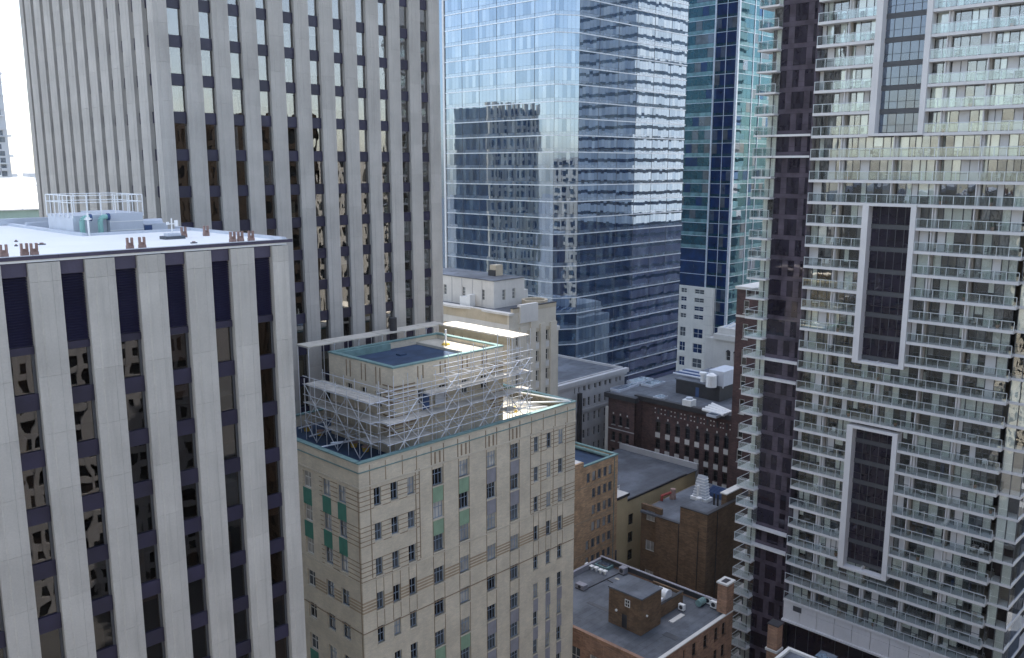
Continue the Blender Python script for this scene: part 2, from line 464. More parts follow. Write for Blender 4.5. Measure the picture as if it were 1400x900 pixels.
WC = {}
def window(parent, axis, plane, u0, u1, z0, z1, fr, pane, nv=1, hbars=(0.5,), recess=0.22, t=0.07, sill=None):
    """framed window: object 'window' is the frame, child 'pane' the glass, child 'sill' """
    W, Hh = u1 - u0, z1 - z0
    key = (axis, round(W, 2), round(Hh, 2), fr.name, nv, hbars, t)
    if key not in WC:
        m = MB()
        def f(a, b, lo, hi, d=0.0):
            m.box(*fb(axis, 0, a - W / 2, b - W / 2, d, d + 0.08, lo - Hh / 2, hi - Hh / 2), fr)
        f(0, t, 0, Hh); f(W - t, W, 0, Hh); f(t, W - t, 0, t); f(t, W - t, Hh - t, Hh)
        for i in range(nv):
            c = W * (i + 1) / (nv + 1); f(c - t * 0.4, c + t * 0.4, t, Hh - t, 0.012)
        for h in hbars:
            f(t, W - t, Hh * h - t * 0.45, Hh * h + t * 0.45, 0.006)
        WC[key] = m.mesh('window_frame')
    b = fb(axis, plane, u0, u1, recess, recess, z0, z1)
    c = ((b[0] + b[1]) / 2, (b[2] + b[3]) / 2, (b[4] + b[5]) / 2)
    o = link('window', WC[key], c, parent)
    bx('pane', o, *fb(axis, plane, u0 + t * .5, u1 - t * .5, recess + 0.045, recess + 0.06, z0 + t * .5, z1 - t * .5), pane)
    if sill: bx('sill', o, *fb(axis, plane, u0 - 0.08, u1 + 0.08, -0.09, recess, z0 - 0.14, z0), sill)
    return o

def pick(r=R):
    k = r.random()
    return M['dark_pane'] if k < 0.55 else (M['mid_pane'] if k < 0.82 else M['pale_pane'])

def facade_windows(parent, axis, plane, cols, rows, fr, nv=1, hbars=(0.5,), recess=0.22, t=0.07, sill=None, panes=None):
    for a, b in cols:
        for lo, hi in rows:
            window(parent, axis, plane, a, b, lo, hi, fr, panes() if panes else pick(), nv, hbars, recess, t, sill)

def flat_roof(parent, x0, x1, y0, y1, z, mat, par=0.7, pt=0.35, wall=None, cap=None, name='roof', sides='wesn'):
    """roof deck sunk behind parapets; z = top of parapet"""
    bx(name, parent, x0 + pt, x1 - pt, y0 + pt, y1 - pt, z - par - 0.25, z - par, mat)
    wall = wall or mat
    seg = {'s': (x0 + pt, x1 - pt, y0, y0 + pt), 'n': (x0 + pt, x1 - pt, y1 - pt, y1), 'w': (x0, x0 + pt, y0, y1), 'e': (x1 - pt, x1, y0, y1)}
    for k in sides:
        a = seg[k]
        bx('parapet', parent, *a, z - par - 0.3, z, wall)
        if cap:
            g = 0.06
            bx('coping', parent, a[0] - g, a[1] + g, a[2] - g, a[3] + g, z + 0.002 + (0.004 if k in 'sn' else 0), z + 0.1, cap)

# ================================================================== GROUND
structure(bx('ground', None, -1800, 1800, -1800, 1800, -1.0, 0.0, M['ground']))
structure(bx('road', None, 86, 97, -200, 50, 0.004, 0.008, M['asphalt']))
structure(bx('pavement', None, 97, 112, -200, 50, 0.0, 0.14, M['paving']))
# ================================================================== LOW OFFICE BLOCK (left foreground)
def pier_panel_mesh(axis, wdt, depth, hgt, mat, proud=0.05):
    """one precast pier panel: flat centre a little proud of its chamfered flanks, 12 mm joints"""
    a, b = wdt * 0.27, wdt * 0.73
    pr = [(0, depth), (0, 0.0), (a, -proud * .25), (a + .05, -proud), (b - .05, -proud), (b, -proud * .25), (wdt, 0.0), (wdt, depth)]
    if axis == 'y': poly = [(u - wdt / 2, d) for u, d in pr][::-1]
    else: poly = [(d, u - wdt / 2) for u, d in pr]
    m = MB().prism(poly[::-1] if axis == 'y' else poly[::-1], -hgt / 2, hgt / 2, mat)
    return m.mesh('pier_panel')

def pier(parent, axis, plane, u0, u1, depth, joints, mat, cache):
    """pier = a plain core with one facing panel per storey (sub-parts)"""
    zt, zb = joints[0], joints[-1]
    core = bx('pier', parent, *fb(axis, plane, u0 + .03, u1 - .03, 0.10, depth, zb, zt - 0.02), mat)
    for hi, lo in zip(joints[:-1], joints[1:]):
        k = (axis, round(u1 - u0, 2), round(hi - lo, 2), mat.name)
        if k not in cache: cache[k] = pier_panel_mesh(axis, u1 - u0, 0.12, hi - lo - 0.012, mat)
        b = fb(axis, plane, (u0 + u1) / 2, (u0 + u1) / 2, 0, 0, (hi + lo) / 2, (hi + lo) / 2)
        link('panel', cache[k], (b[0], b[2], b[4]), core)
    return core

PC = {}
LF = 56.06
low = thing('office_block', 'low office block with wide pale concrete piers, violet spandrels and bright white roof', 'building', (25, 72, 0))
FH = 3.57
zs_top = [71.55 - FH * n for n in range(20)]
joints_low = [79.43, 78.3] + [z + 1.02 for z in zs_top] + [0.4]
pe = [(17.07 + 3.212 * k, 17.07 + 3.212 * k + (1.77 if k < 5 else 1.27)) for k in range(-3, 6)]
for a, b in pe:
    pier(low, 'y', LF, a, b, 0.75, joints_low, M['precast'], PC)
bays = [(pe[i][1], pe[i + 1][0]) for i in range(len(pe) - 1)]
Rl = random.Random(3)
spn, gls, bld, frm = [], [], [], []
for i, (a, b) in enumerate(bays):
    bx('fascia_panel', low, *fb('y', LF, a + .01, b - .01, .30, .6, 78.63, 79.66), M['fascia'])
    # louvres
    lv = bx('louver_back', low, *fb('y', LF, a, b, .70, .75, 74.45, 78.63), M['room'])
    m = MB(); z = 74.5
    while z < 78.55:
        lo, hi = z, z + 0.10
        y0, y1 = LF + .42, LF + .60
        m.add([(a, y0, lo), (b, y0, lo), (b, y1, hi), (a, y1, hi), (a, y0, lo + .025), (b, y0, lo + .025), (b, y1, hi + .025), (a, y1, hi + .025)],
              [(3, 2, 1, 0), (4, 5, 6, 7), (0, 1, 5, 4), (1, 2, 6, 5), (2, 3, 7, 6), (3, 0, 4, 7)], M['louver'])
        z += 0.165
    s = built('louver_blades', low, m); s['kind'] = 'stuff'
    bx('louver_sill', low, *fb('y', LF, a, b, .36, .7, 73.98, 74.45), M['spandrel'])
    for n in range(19):
        st, sb = zs_top[n], zs_top[n] - 1.03
        wt = (73.98 if n == 0 else zs_top[n - 1] - 1.03)
        spn.append((*fb('y', LF, a, b, .38, .7, sb, st), M['spandrel']))
        gls.append((*fb('y', LF, a + .04, b - .16, .52, .535, st + .05, wt - .04), M['office_glass']))
        frm.append((*fb('y', LF, b - .16, b, .46, .60, st, wt), M['frame_dark']))
        k = Rl.random()
        if k < .22: bld.append((*fb('y', LF, a + .05, b - .17, .68, .70, wt - Rl.uniform(.4, 2.4), wt - .02), M['blind']))
        elif k < .45:
            c = Rl.uniform(a + .1, b - .6); bld.append((*fb('y', LF, c, c + Rl.uniform(.3, .8), Rl.uniform(.9, 2.2), 2.4, st - .6, st + Rl.uniform(.4, 2.3)), M['blind_warm']))
parts(low, 'spandrel', spn); parts(low, 'pane', gls); parts(low, 'window_jamb', frm); parts(low, 'blind', bld)
# rooms: floors, ceilings, back walls
fl = [(6, 33.2, LF + .72, 68.5, zs_top[n] - 1.0, zs_top[n] - .55, M['room_warm']) for n in range(19)]
parts(low, 'floor_slab', fl)
bx('core_wall', low, 6, 33.2, 62.5, 68.5, 0, 73.9, M['room_warm'])
bx('base_wall', low, 6, 34.2, LF + .8, 87.0, 0, 3.0, M['precast'])
bx('side_wall', low, 33.3, 34.2, LF + .8, 87, 3.0, 79.3, M['precast'])
bx('plant_floor', low, 6, 33.28, LF + .76, 68.6, 73.95, 74.4, M['room'])
# roof deck, L-shaped round the sunken plant well
zr = 79.82
bx('roof_deck', low, 5.0, 34.4, LF + .18, 70.6, zr - .35, zr - .04, M['white_roof'])
bx('roof_deck', low, 5.0, 25.6, 70.6, 88.4, zr - .35, zr - .04, M['white_roof'])
for i in range(9):
    a = pe[i][0]; bx('edge_trim', low, a - 1.44 if i else 5, a + 1.75, LF + .10, LF + .32, zr - .20, zr + .02, M['fascia'])
bx('edge_flashing', low, 5, 34.45, LF + .05, LF + .30, zr + .022, zr + .06, M['pale_metal'])
bx('edge_parapet', low, 34.15, 34.5, LF + .31, 73.4, zr - .6, zr + .16, M['pale_metal'])
bx('edge_parapet', low, 25.9, 34.14, 70.5, 70.85, zr - .8, zr + .14, M['pale_metal'])
bx('edge_parapet', low, 25.45, 25.88, 70.5, 88.2, zr - .8, zr + .16, M['pale_metal'])
bx('back_parapet', low, 5.0, 34.2, 88.5, 88.9, zr - 3, zr + .55, M['pale_metal'])
bx('well_floor', low, 25.9, 34.1, 70.9, 88.4, zr - 3.6, zr - 3.3, M['grey_roof'])
bx('well_wall', low, 25.6, 34.2, 83.4, 83.7, zr - 3.3, zr + .42, M['pale_metal'])
bx('roof_stain', low, 17.5, 24.0, 57.1, 58.4, zr - .038, zr - .032, M['white_roof'])

# ---- things standing on that roof
def anchor(u, v, n):
    p = atz(u, v, zr)
    t = thing('roof_anchor', ANCH[n], 'roof anchor', (p.x, max(p.y, LF + .5), zr - .04), 'davit sockets on the white roof')
    x, y, z = WL[t]
    bx('base_block', t, x - .20, x + .20, y - .16, y + .16, z, z + .28, M['rust'])
    bx('prong', t, x - .20, x - .09, y - .10, y + .10, z + .28, z + .78, M['rust'])
    bx('prong', t, x + .09, x + .20, y - .10, y + .10, z + .28, z + .78, M['rust'])
    bx('cross_plate', t, x - .09, x + .09, y - .05, y + .05, z + .28, z + .46, M['rust'])
ANCH = ['rusty forked roof anchor by the front edge of the white roof'] * 8 + ['rusty forked roof anchor beside the weather station on the white roof'] * 3
for n, (u, v) in enumerate([(6, 352), (34, 350), (49, 350), (178, 341), (195, 340), (320, 332), (329, 331), (351, 331), (251.5, 324), (282, 322), (300, 319)]):
    if n < 10: anchor(u, v, n)
p = atz(236, 326, zr)
t = thing('weather_station', 'small white weather station on a gravel base on the white roof', 'weather station', (p.x, p.y, zr - .04))
x, y, z = WL[t]
built('base', t, MB().box(x - .75, x + .75, y - .5, y + .5, z, z + .22, M['grey_roof']).box(x - .5, x + .5, y - .35, y + .35, z + .22, z + .42, M['pale_metal']))
m = MB().tube((x, y, z + .4), (x, y, z + 1.5), .045, M['white_paint']).tube((x - .3, y, z + 1.1), (x + .35, y, z + 1.1), .04, M['white_paint'])
built('mast', t, m)
m = MB().tube((x + .35, y, z + .9), (x + .35, y, z + 1.35), .14, M['white_paint'], 8).tube((x - .3, y, z + 1.05), (x - .3, y, z + 1.25), .1, M['white_paint'], 8)
built('sensor', t, m)
p = atz(122, 322, zr)
t = thing('vent_pole', 'slim white pole with a collar at the corner of the plant well', 'pole', (p.x, p.y, zr - .04))
x, y, z = WL[t]
built('pole', t, MB().tube((x, y, z), (x, y, z + 1.75), .075, M['white_paint'], 8))
built('collar', t, MB().tube((x, y, z + 1.2), (x, y, z + 1.42), .17, M['white_paint'], 8).tube((x - .26, y, z + 1.28), (x + .26, y, z + 1.28), .05, M['white_paint']))
for u, v, wd in ((57, 334, .45), (22, 330, .2), (22, 336, .2), (265, 332, .4)):
    p = atz(u, v, zr)
    o = built('roof_drain', None, MB().tube((p.x, p.y, zr - .04), (p.x, p.y, zr + .03), wd * .6, M['grey_roof'], 8).tube((p.x, p.y, zr + .03), (p.x, p.y, zr + .1), wd * .3, M['rust'], 8), (p.x, p.y, zr - .04))
    tag(o, 'small round drain cover set in the white roof', 'roof drain', 'drain covers in the white roof')

# ---- cooling tower in the well
CTX, CTY = 27.4, 73.0
ct = thing('cooling_tower', 'pale grey cooling tower with railing and two green pipes in the roof well', 'cooling tower', (30, 75, zr - 3.3))
zb = zr - 3.3
bx('tank', ct, 28.6, 31.3, CTY, 79, zb, 81.30, M['pale_metal'])
bx('tank', ct, 25.95, 28.55, CTY + .5, 79, zb, 81.18, M['pale_metal'])
for z in (79.9, 80.6):
    bx('seam', ct, 28.58, 31.32, CTY - .02, CTY + .04, z, z + .05, M['white_paint'])
m = MB()
rz = 82.75
pts = [(25.9, 73.3), (31.35, 73.0), (31.35, 79.0), (25.9, 79.0)]
for i in range(4):
    a, b = pts[i], pts[(i + 1) % 4]
    n = max(2, int(math.dist(a, b) / .95))
    for k in range(n):
        q = (a[0] + (b[0] - a[0]) * k / n, a[1] + (b[1] - a[1]) * k / n)
        bx('railing_post', ct, q[0] - .03, q[0] + .03, q[1] - .03, q[1] + .03, 81.0, rz, M['white_paint'])
    for z in (rz, rz - .55):
        built('railing_bar', ct, MB().tube((*a, z), (*b, z), .035, M['white_paint'], 5))
for cx_ in (26.35, 27.75):
    m = MB().tube((cx_, 72.75, zb), (cx_, 72.75, 80.7), .20, M['green_pipe'], 10)
    pr = (cx_, 72.75, 80.7)
    for k in range(1, 6):
        a = math.pi / 2 * k / 5
        q = (cx_ + .35 * (1 - math.cos(a)), 72.75, 80.7 + .35 * math.sin(a)); m.tube(pr, q, .20, M['green_pipe'], 10); pr = q
    m.tube(pr, (pr[0] + .25, 72.75, pr[2]), .20, M['green_pipe'], 10)
    pp = built('pipe', ct, m)
    built('flange', pp, MB().tube((pr[0] + .2, 72.75, pr[2]), (pr[0] + .38, 72.75, pr[2]), .29, M['blue_paint'], 12))
t = thing('air_handler', 'blue and grey air handling box beside the cooling tower', 'air handler', (33, 75, zb))
bx('casing', t, 31.9, 33.9, 74.2, 76.6, zb, 80.25, M['pale_metal'])
bx('end_grille', t, 31.85, 32.5, 74.1, 74.18, 78.6, 80.15, M['blue_paint'])
built('duct', t, MB().tube((32.0, 75.2, 80.3), (33.8, 75.2, 80.3), .32, M['pale_metal'], 10))

# ================================================================== TALL OFFICE TOWER behind it
TF, TX = 86.67, 39.58
tow = thing('office_tower', 'tall grey concrete office tower of narrow vertical piers and dark windows', 'building', (58, 105, 0))
TH2 = 3.675
ztops = [94.07 + TH2 * 4 - TH2 * n for n in range(30)]            # spandrel tops, going down
TOPZ = 190.0
jt = [ztops[0] + 1.0 + TH2 * 2] + [z + 1.0 for z in ztops[::1] if z > 40] + [2.0]
vis = [z for z in ztops if z > 45]
fp = [(TX + .0, 41.0)] + [(42.50 + 3.19 * k, 42.50 + 3.19 * k + 1.78) for k in range(10)] + [(74.36, 76.1)]
for a, b in fp: pier(tow, 'y', TF, a, b, 0.6, jt, M['precast_tall'], PC)
lp = [(86.80, 87.90)] + [(89.05 + 3.06 * k, 89.05 + 3.06 * k + 2.05) for k in range(11)] + [(122.4, 123.6)]
for a, b in lp: pier(tow, 'x', TX, a, b, 0.6, jt, M['precast_tall'], PC)
spn, gls, bld, frm = [], [], [], []
Rt = random.Random(11)
for axis, plane, piers in (('y', TF, fp), ('x', TX, lp)):
    for i in range(len(piers) - 1):
        a, b = piers[i][1], piers[i + 1][0]
        for n, st in enumerate(vis):
            wt = st + TH2 - 1.13
            if axis == 'x' and st < 70: continue
            spn.append((*fb(axis, plane, a, b, .34, .6, st - 1.13, st), M['spandrel']))
            gls.append((*fb(axis, plane, a + .03, b - .03, .44, .455, st + .03, wt - .03), M['tower_glass']))
            if axis == 'y':
                k = Rt.random()
                full = .72 if st > 88 else .14
                if k < full: bld.append((*fb(axis, plane, a + .05, b - .05, .58, .60, wt - Rt.choice((1.0, 1.6, 2.5, 2.5, 2.5)), wt - .02), M['blind']))
                elif k < full + .3: bld.append((*fb(axis, plane, a + .05, a + Rt.uniform(.3, 1.2), .58, .9, st - .2, wt - Rt.uniform(.1, 1.2)), M['blind_warm' if Rt.random() < .6 else 'blind']))
parts(tow, 'spandrel', spn); parts(tow, 'pane', gls); parts(tow, 'blind', bld)
parts(tow, 'floor_slab', [(TX + .62, 75.9, TF + .62, 123.4, st - 1.1, st - .6, M['room_warm']) for st in vis])
bx('core_wall', tow, TX + 5, 71, TF + 5, 118, 0, 112, M['room_warm'])
bx('lower_storeys', tow, TX + .62, 75.9, TF + .62, 123.4, 0, vis[-1] - 1.2, M['spandrel'])
bx('upper_storeys', tow, TX + .3, 75.9, TF + .3, 123.4, jt[0] + .05, TOPZ, M['precast_tall'])
bx('side_wall', tow, 75.5, 76.08, TF + .62, 123.5, 0, jt[0], M['precast_tall'])
bx('back_wall', tow, TX + .62, 75.5, 123.0, 123.5, 0, jt[0], M['precast_tall'])
# ================================================================== BEIGE ART DECO BUILDING with scaffolded penthouse
S = 0.92
sx = lambda a: a * S
sz = lambda z: H - (H - z) * S
AX, AY = 47.66, 66.92
AXR = sx(86.9)
ab = thing('art_deco_building', 'beige brick art deco building with green panels between its windows', 'building', (63, 76, 0))
nar_l = [(53.67, 54.63), (55.92, 56.92), (58.22, 59.25)]
wide = [(61.89, 63.43), (65.92, 67.47), (70.43, 71.96), (74.5, 76.02)]
nar_r = [(78.79, 79.71), (81.2, 82.14), (83.48, 84.46)]
cols = [(sx(a), sx(b)) for a, b in nar_l + wide + nar_r]
rows = []
for n in range(13):
    t_ = sz(51.3 - 4.0 * n); rows.append((t_ - 1.84, t_))
ZP = sz(54.4)
wall_grid(ab, 'wall', 'y', AY, AX, AXR, 0, ZP - .25, cols, rows, 0.5, M['beige_brick'])
Rb = random.Random(21)
def bpick():
    k = Rb.random(); return M['dark_pane'] if k < .45 else (M['mid_pane'] if k < .75 else M['pale_pane'])
for i, (a, b) in enumerate(cols):
    wd = 3 <= i <= 6
    for n, (lo, hi) in enumerate(rows):
        if n > 9: continue
        window(ab, 'y', AY, a, b, lo, hi, M['sash'], bpick(), 2 if wd else 1, (0.66,) if wd else (0.5,), 0.20, 0.075, M['beige_stone'])
        # coloured panels between windows
        if wd and (n < 2 or n > 4):
            bx('spandrel_panel', ab, *fb('y', AY, a, b, -.03, .1, rows[n + 1][1] + .02, lo - .15), M['green_panel' if i in (3, 4) else 'grey_panel'])
        elif i > 6 and n > 4:
            bx('spandrel_panel', ab, *fb('y', AY, a, b, -.03, .1, rows[n + 1][1] + .02, lo - .15), M['grey_panel'])
# groove shadows painted as brown ribs (5 per storey) beside the narrow windows, storeys 1-3
crs = []
for n in range(3):
    for k in range(5):
        z = rows[n][1] - .02 - k * .49
        for seg in ([AX] + [c for p_ in cols[:3] for c in p_] + [sx(59.9)], [sx(78.2)] + [c for p_ in cols[7:] for c in p_] + [AXR]):
            for q in range(0, len(seg), 2):
                crs.append((*fb('y', AY, seg[q], seg[q + 1], -.03, .05, z - .036, z + .036), M['groove']))
for x in (53.2, 59.4, 59.95, 78.15, 80.1, 82.5, 84.9):
    crs.append((*fb('y', AY, sx(x) - .045, sx(x) + .045, -.04, .05, rows[2][0], rows[0][1] + .6), M['groove']))
for i, (a, b) in enumerate(cols):
    if i < 3 or i > 6:
        for x in (a, b): crs.append((*fb('y', AY, x - .03 - (.03 if x == a else -.03), x + .03 - (.03 if x == a else -.03), -.03, .05, rows[4][1], rows[2][0] - .2), M['groove']))
    else:
        for x in (a - .06, b + .06): crs.append((*fb('y', AY, x - .035, x + .035, -.035, .05, rows[9][0], rows[0][1] + .5), M['groove']))
parts(ab, 'groove_shade_and_stripe', crs)
# tan stripes at storey 4, belt courses
for k in range(4):
    z = sz(38.65) - k * .34
    last = AX
    for a, b in cols + [(AXR, AXR)]:
        if a - last > .05: bx('brick_stripe', ab, *fb('y', AY, last, a, -.02, .05, z - .09, z + .09), M['stripe'])
        last = b
for z, h, m_ in ((sz(40.95), .10, 'beige_stone'), (sz(35.15), .08, 'groove'), (sz(51.75), .16, 'beige_stone'), (sz(53.45), .10, 'copper')):
    bx('belt_course', ab, AX - .07, AXR + .07, AY - .07, AY + .03, z - h / 2, z + h / 2, M[m_])
# flutes and pilaster lines on the attic
fl = []
for i in range(3, 7):
    c = (cols[i][0] + cols[i][1]) / 2
    for k in (-.32, .32): fl.append((*fb('y', AY, c + k - .09, c + k + .09, -.06, .05, sz(51.95), sz(53.3)), M['groove']))
    for k in (-.85, .85): fl.append((*fb('y', AY, c + k - .05, c + k + .05, -.05, .05, sz(51.9), ZP - .3), M['groove']))
for x in (53.2, 55.3, 57.6, 59.6, 78.3, 80.5, 82.8, 85.2): fl.append((*fb('y', AY, sx(x) - .04, sx(x) + .04, -.05, .05, sz(51.9), ZP - .3), M['stripe']))
parts(ab, 'flute', fl)
# ---- left (-X) face
YB = 86.2
lcols = [(75.2, 76.75), (78.05, 79.65), (81.82, 83.5), (86.5, 88.0), (90.0, 91.6)]
lcols = [(sx(a), sx(b)) for a, b in lcols]
wall_grid(ab, 'wall', 'x', AX, AY + .51, YB, 0, ZP - .25, lcols, rows, 0.5, M['beige_brick'])
for i, (a, b) in enumerate(lcols):
    for n, (lo, hi) in enumerate(rows[:10]):
        window(ab, 'x', AX, a, b, lo, hi, M['sash'] if i < 2 else M['white_sash'], bpick(), 1, (0.6,), 0.22, 0.09, None)
        if n < 2 or n > 4: bx('spandrel_panel', ab, *fb('x', AX, a, b, -.03, .1, rows[n + 1][1] + .02, lo - .02), M['deep_green'])
crs = []  # side face: groove shade as brown ribs, plus the tan stripes
for n in range(3):
    for k in range(5):
        z = rows[n][1] - .02 - k * .49
        for a, b in ((AY + .0, lcols[0][0]), (lcols[0][1], lcols[1][0]), (lcols[1][1], lcols[1][1] + .5)):
            crs.append((*fb('x', AX, a, b, -.03, .05, z - .036, z + .036), M['groove']))
for k in range(4):
    z = sz(38.65) - k * .34
    for a, b in ((AY, lcols[0][0]), (lcols[0][1], lcols[1][0]), (lcols[1][1], lcols[2][0])): crs.append((*fb('x', AX, a, b, -.02, .05, z - .09, z + .09), M['stripe']))
parts(ab, 'groove_shade_and_stripe', crs)
for z, h, m_ in ((sz(40.95), .10, 'beige_stone'), (sz(35.15), .08, 'groove'), (sz(51.75), .16, 'beige_stone'), (sz(53.45), .10, 'copper')):
    bx('belt_course', ab, AX - .072, AX + .03, AY + .032, YB, z - h / 2, z + h / 2, M[m_])
# corner downpipe
built('downpipe', ab, MB().tube((AX - .09, AY + .12, 2), (AX - .09, AY + .12, sz(51.4)), .05, M['groove'], 6))
bx('side_wall', ab, AXR - .5, AXR, AY + .51, YB, 0, ZP - .25, M['beige_brick'])
bx('back_wall', ab, AX + .51, AXR - .51, YB - .5, YB, 0, ZP - .25, M['beige_brick'])
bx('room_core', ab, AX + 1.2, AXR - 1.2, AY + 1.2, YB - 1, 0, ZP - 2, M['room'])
# parapet and terrace deck
for k, a in (('s', (AX, AXR, AY, AY + .45)), ('w', (AX, AX + .45, AY + .46, YB)), ('e', (AXR - .45, AXR, AY + .46, YB)), ('n', (AX + .46, AXR - .46, YB - .45, YB))):
    bx('parapet', ab, *a, ZP - .24, ZP, M['beige_stone'])
    bx('coping', ab, a[0] - .08, a[1] + .08, a[2] - .08, a[3] + .08, ZP + .002 + .003 * 'swen'.index(k), ZP + .12, M['copper'])
TZ = ZP - 1.25
bx('terrace', ab, AX + .46, 70.9, AY + .46, YB - .46, TZ - .4, TZ, M['navy_roof'])  # dark membrane, with the blue of the shaded part in its colour
bx('terrace', ab, 70.905, AXR - .46, AY + .46, YB - .46, TZ - .4, TZ, M['pale_roof'])  # sunlit end of the same terrace, coloured paler
bx('parapet_lining', ab, AX + .455, AXR - .455, AY + .452, AY + .50, TZ, ZP - .02, M['copper'])
bx('parapet_lining', ab, AXR - .50, AXR - .452, AY + .51, YB - .5, TZ, ZP - .02, M['copper'])
bx('parapet_lining', ab, AX + .452, AX + .50, AY + .51, YB - .5, TZ, ZP - .02, M['copper'])
# ---- penthouse
PX0, PX1, PY0, PY1, PZ = 54.08, 69.9, 69.42, 80.8, 64.92
pw = [(57.2, 58.3), (60.2, 61.3), (63.4, 64.5), (66.4, 67.5)]
prow = [(60.3, 62.0)]
wall_grid(ab, 'penthouse_wall', 'y', PY0, PX0, PX1, TZ, PZ - .1, pw, prow, .4, M['beige_brick'])
facade_windows(ab, 'y', PY0, pw, prow, M['white_sash'], 1, (.5,), .2, .08)
wall_grid(ab, 'penthouse_wall', 'x', PX0, PY0 + .41, PY1, TZ, PZ - .1, [(71.5, 72.6), (74, 75.1), (76.6, 77.7)], prow, .4, M['beige_brick'])
facade_windows(ab, 'x', PX0, [(71.5, 72.6), (74, 75.1), (76.6, 77.7)], prow, M['white_sash'], 1, (.5,), .2, .08)
bx('penthouse_wall', ab, PX1 - .4, PX1, PY0 + .41, PY1, TZ, PZ - .1, M['beige_brick'])
bx('penthouse_wall', ab, PX0 + .41, PX1 - .41, PY1 - .4, PY1, TZ, PZ - .1, M['beige_brick'])
bx('room_core', ab, PX0 + 1, PX1 - 1, PY0 + 1, PY1 - 1, TZ, PZ - 1.6, M['room'])
bx('penthouse_roof', ab, PX0 + .42, 66.2, PY0 + .42, PY1 - .42, PZ - 1.2, PZ - .85, M['navy_roof'])  # part in the tower's shadow, its blue shade painted in
bx('penthouse_roof', ab, 66.21, PX1 - .42, PY0 + .42, PY1 - .42, PZ - 1.2, PZ - .55, M['pale_roof'])  # part in the sun, painted pale
for k, a in (('s', (PX0, PX1, PY0, PY0 + .42)), ('w', (PX0, PX0 + .42, PY0 + .43, PY1)), ('e', (PX1 - .42, PX1, PY0 + .43, PY1)), ('n', (PX0 + .43, PX1 - .43, PY1 - .42, PY1))):
    bx('penthouse_coping', ab, a[0] - .07, a[1] + .07, a[2] - .07, a[3] + .07, PZ - .098 + .003 * 'swen'.index(k), PZ + .06, M['copper'])
crs = []  # penthouse grooves, their shade again put into brown ribs
for zz in (58.0, 61.2):
    for k in range(5):
        z = zz + k * .42
        for a, b in ((PX0 - .0, pw[0][0] - .3), (pw[3][1] + .3, PX1)): crs.append((*fb('y', PY0, a, b, -.05, .04, z - .07, z + .07), M['groove']))
        crs.append((*fb('x', PX0, PY0, 71.2, -.05, .04, z - .07, z + .07), M['groove']))
for x in (57.3, 58.0, 60.4, 61.1, 63.6, 64.3, 66.6, 67.3): crs.append((*fb('y', PY0, x - .06, x + .06, -.05, .04, 63.2, 64.6), M['groove']))
for y in (71.6, 72.3, 74.1, 74.8, 76.8, 77.5): crs.append((*fb('x', PX0, y - .06, y + .06, -.05, .04, 62.8, 64.6), M['groove']))
parts(ab, 'groove_shade_and_stripe', crs)
# stepped green upstand behind, flue
bx('copper_upstand', ab, PX0 + .5, 62.0, PY1 - .9, PY1 - .45, PZ - .85, PZ - .1, M['copper'])
bx('hatch', ab, 60.6, 61.5, 76.4, 77.2, PZ - .85, PZ - .66, M['navy_roof'])
bx('plinth', ab, 64.5, 66.15, PY0 + .9, PY0 + 1.3, PZ - .85, PZ - .2, M['black_metal'])
built('flue', ab, MB().tube((64.3, 82.3, TZ), (64.3, 82.3, 67.3), .45, M['black_metal'], 14))
lwz = atx(795, 575, 81.0).z
bx('lower_wing', ab, 79.96, 83.0, 72.5, 84.0, 0, lwz, M['stone_pale'])
bx('lower_wing_coping', ab, 79.96, 83.1, 72.4, 84.1, lwz + .002, lwz + .2, M['copper'])
bx('lower_wing_panel', ab, 80.6, 82.0, 72.44, 72.49, lwz - 5.0, lwz - 2.4, M['deep_green'])

# ---- scaffolding round the penthouse: one thing
sc = thing('scaffold', 'galvanised tube scaffold with plank decks around the beige rooftop penthouse', 'scaffold', (60, 68.4, TZ))
TR = 0.045
tubes = {'standard': [], 'ledger': [], 'brace': []}
def tb(kind, p, q): tubes[kind].append((p, q))
LV = [TZ + .05, 57.7, 59.75, 61.8, 63.4]
Rs = random.Random(5)
# front run (two rows of standards) from the corner to beyond the right end
fy0, fy1 = 67.45, 69.0
xs = [51.9 + 1.86 * k for k in range(12)]
for i, x in enumerate(xs):
    top = 63.6 if x < 60 else (65.8 if x < 68 else 66.4)
    for y in (fy0, fy1):
        tb('standard', (x, y, TZ), (x, y, top + Rs.uniform(-.5, .7)))
    for z in LV[1:4] + ([LV[4]] if x > 59 else []): tb('ledger', (x, fy0 - .15, z), (x, fy1 + .15, z))
for y in (fy0, fy1):
    for z in LV[1:]:
        for dz in (0, .95):
            a = xs[0] if z < 63 else xs[4]
            if z + dz < 66.5: tb('ledger', (a - .3, y, z + dz), (xs[-1] + .4, y, z + dz))
for i in range(len(xs) - 1):
    for j in range(len(LV) - 1):
        if xs[i] < 58 and j == 3: continue
        k = (i + j) % 3
        if k == 0: tb('brace', (xs[i], fy0, LV[j]), (xs[i + 1], fy0, LV[j + 1]))
        elif k == 1: tb('brace', (xs[i + 1], fy0, LV[j]), (xs[i], fy0, LV[j + 1]))
        if i % 3 == 1: tb('brace', (xs[i], fy0 - .02, LV[j]), (xs[i + 1], fy0 - .02, LV[j + 1])); tb('brace', (xs[i + 1], fy0 + .02, LV[j]), (xs[i], fy0 + .02, LV[j + 1]))
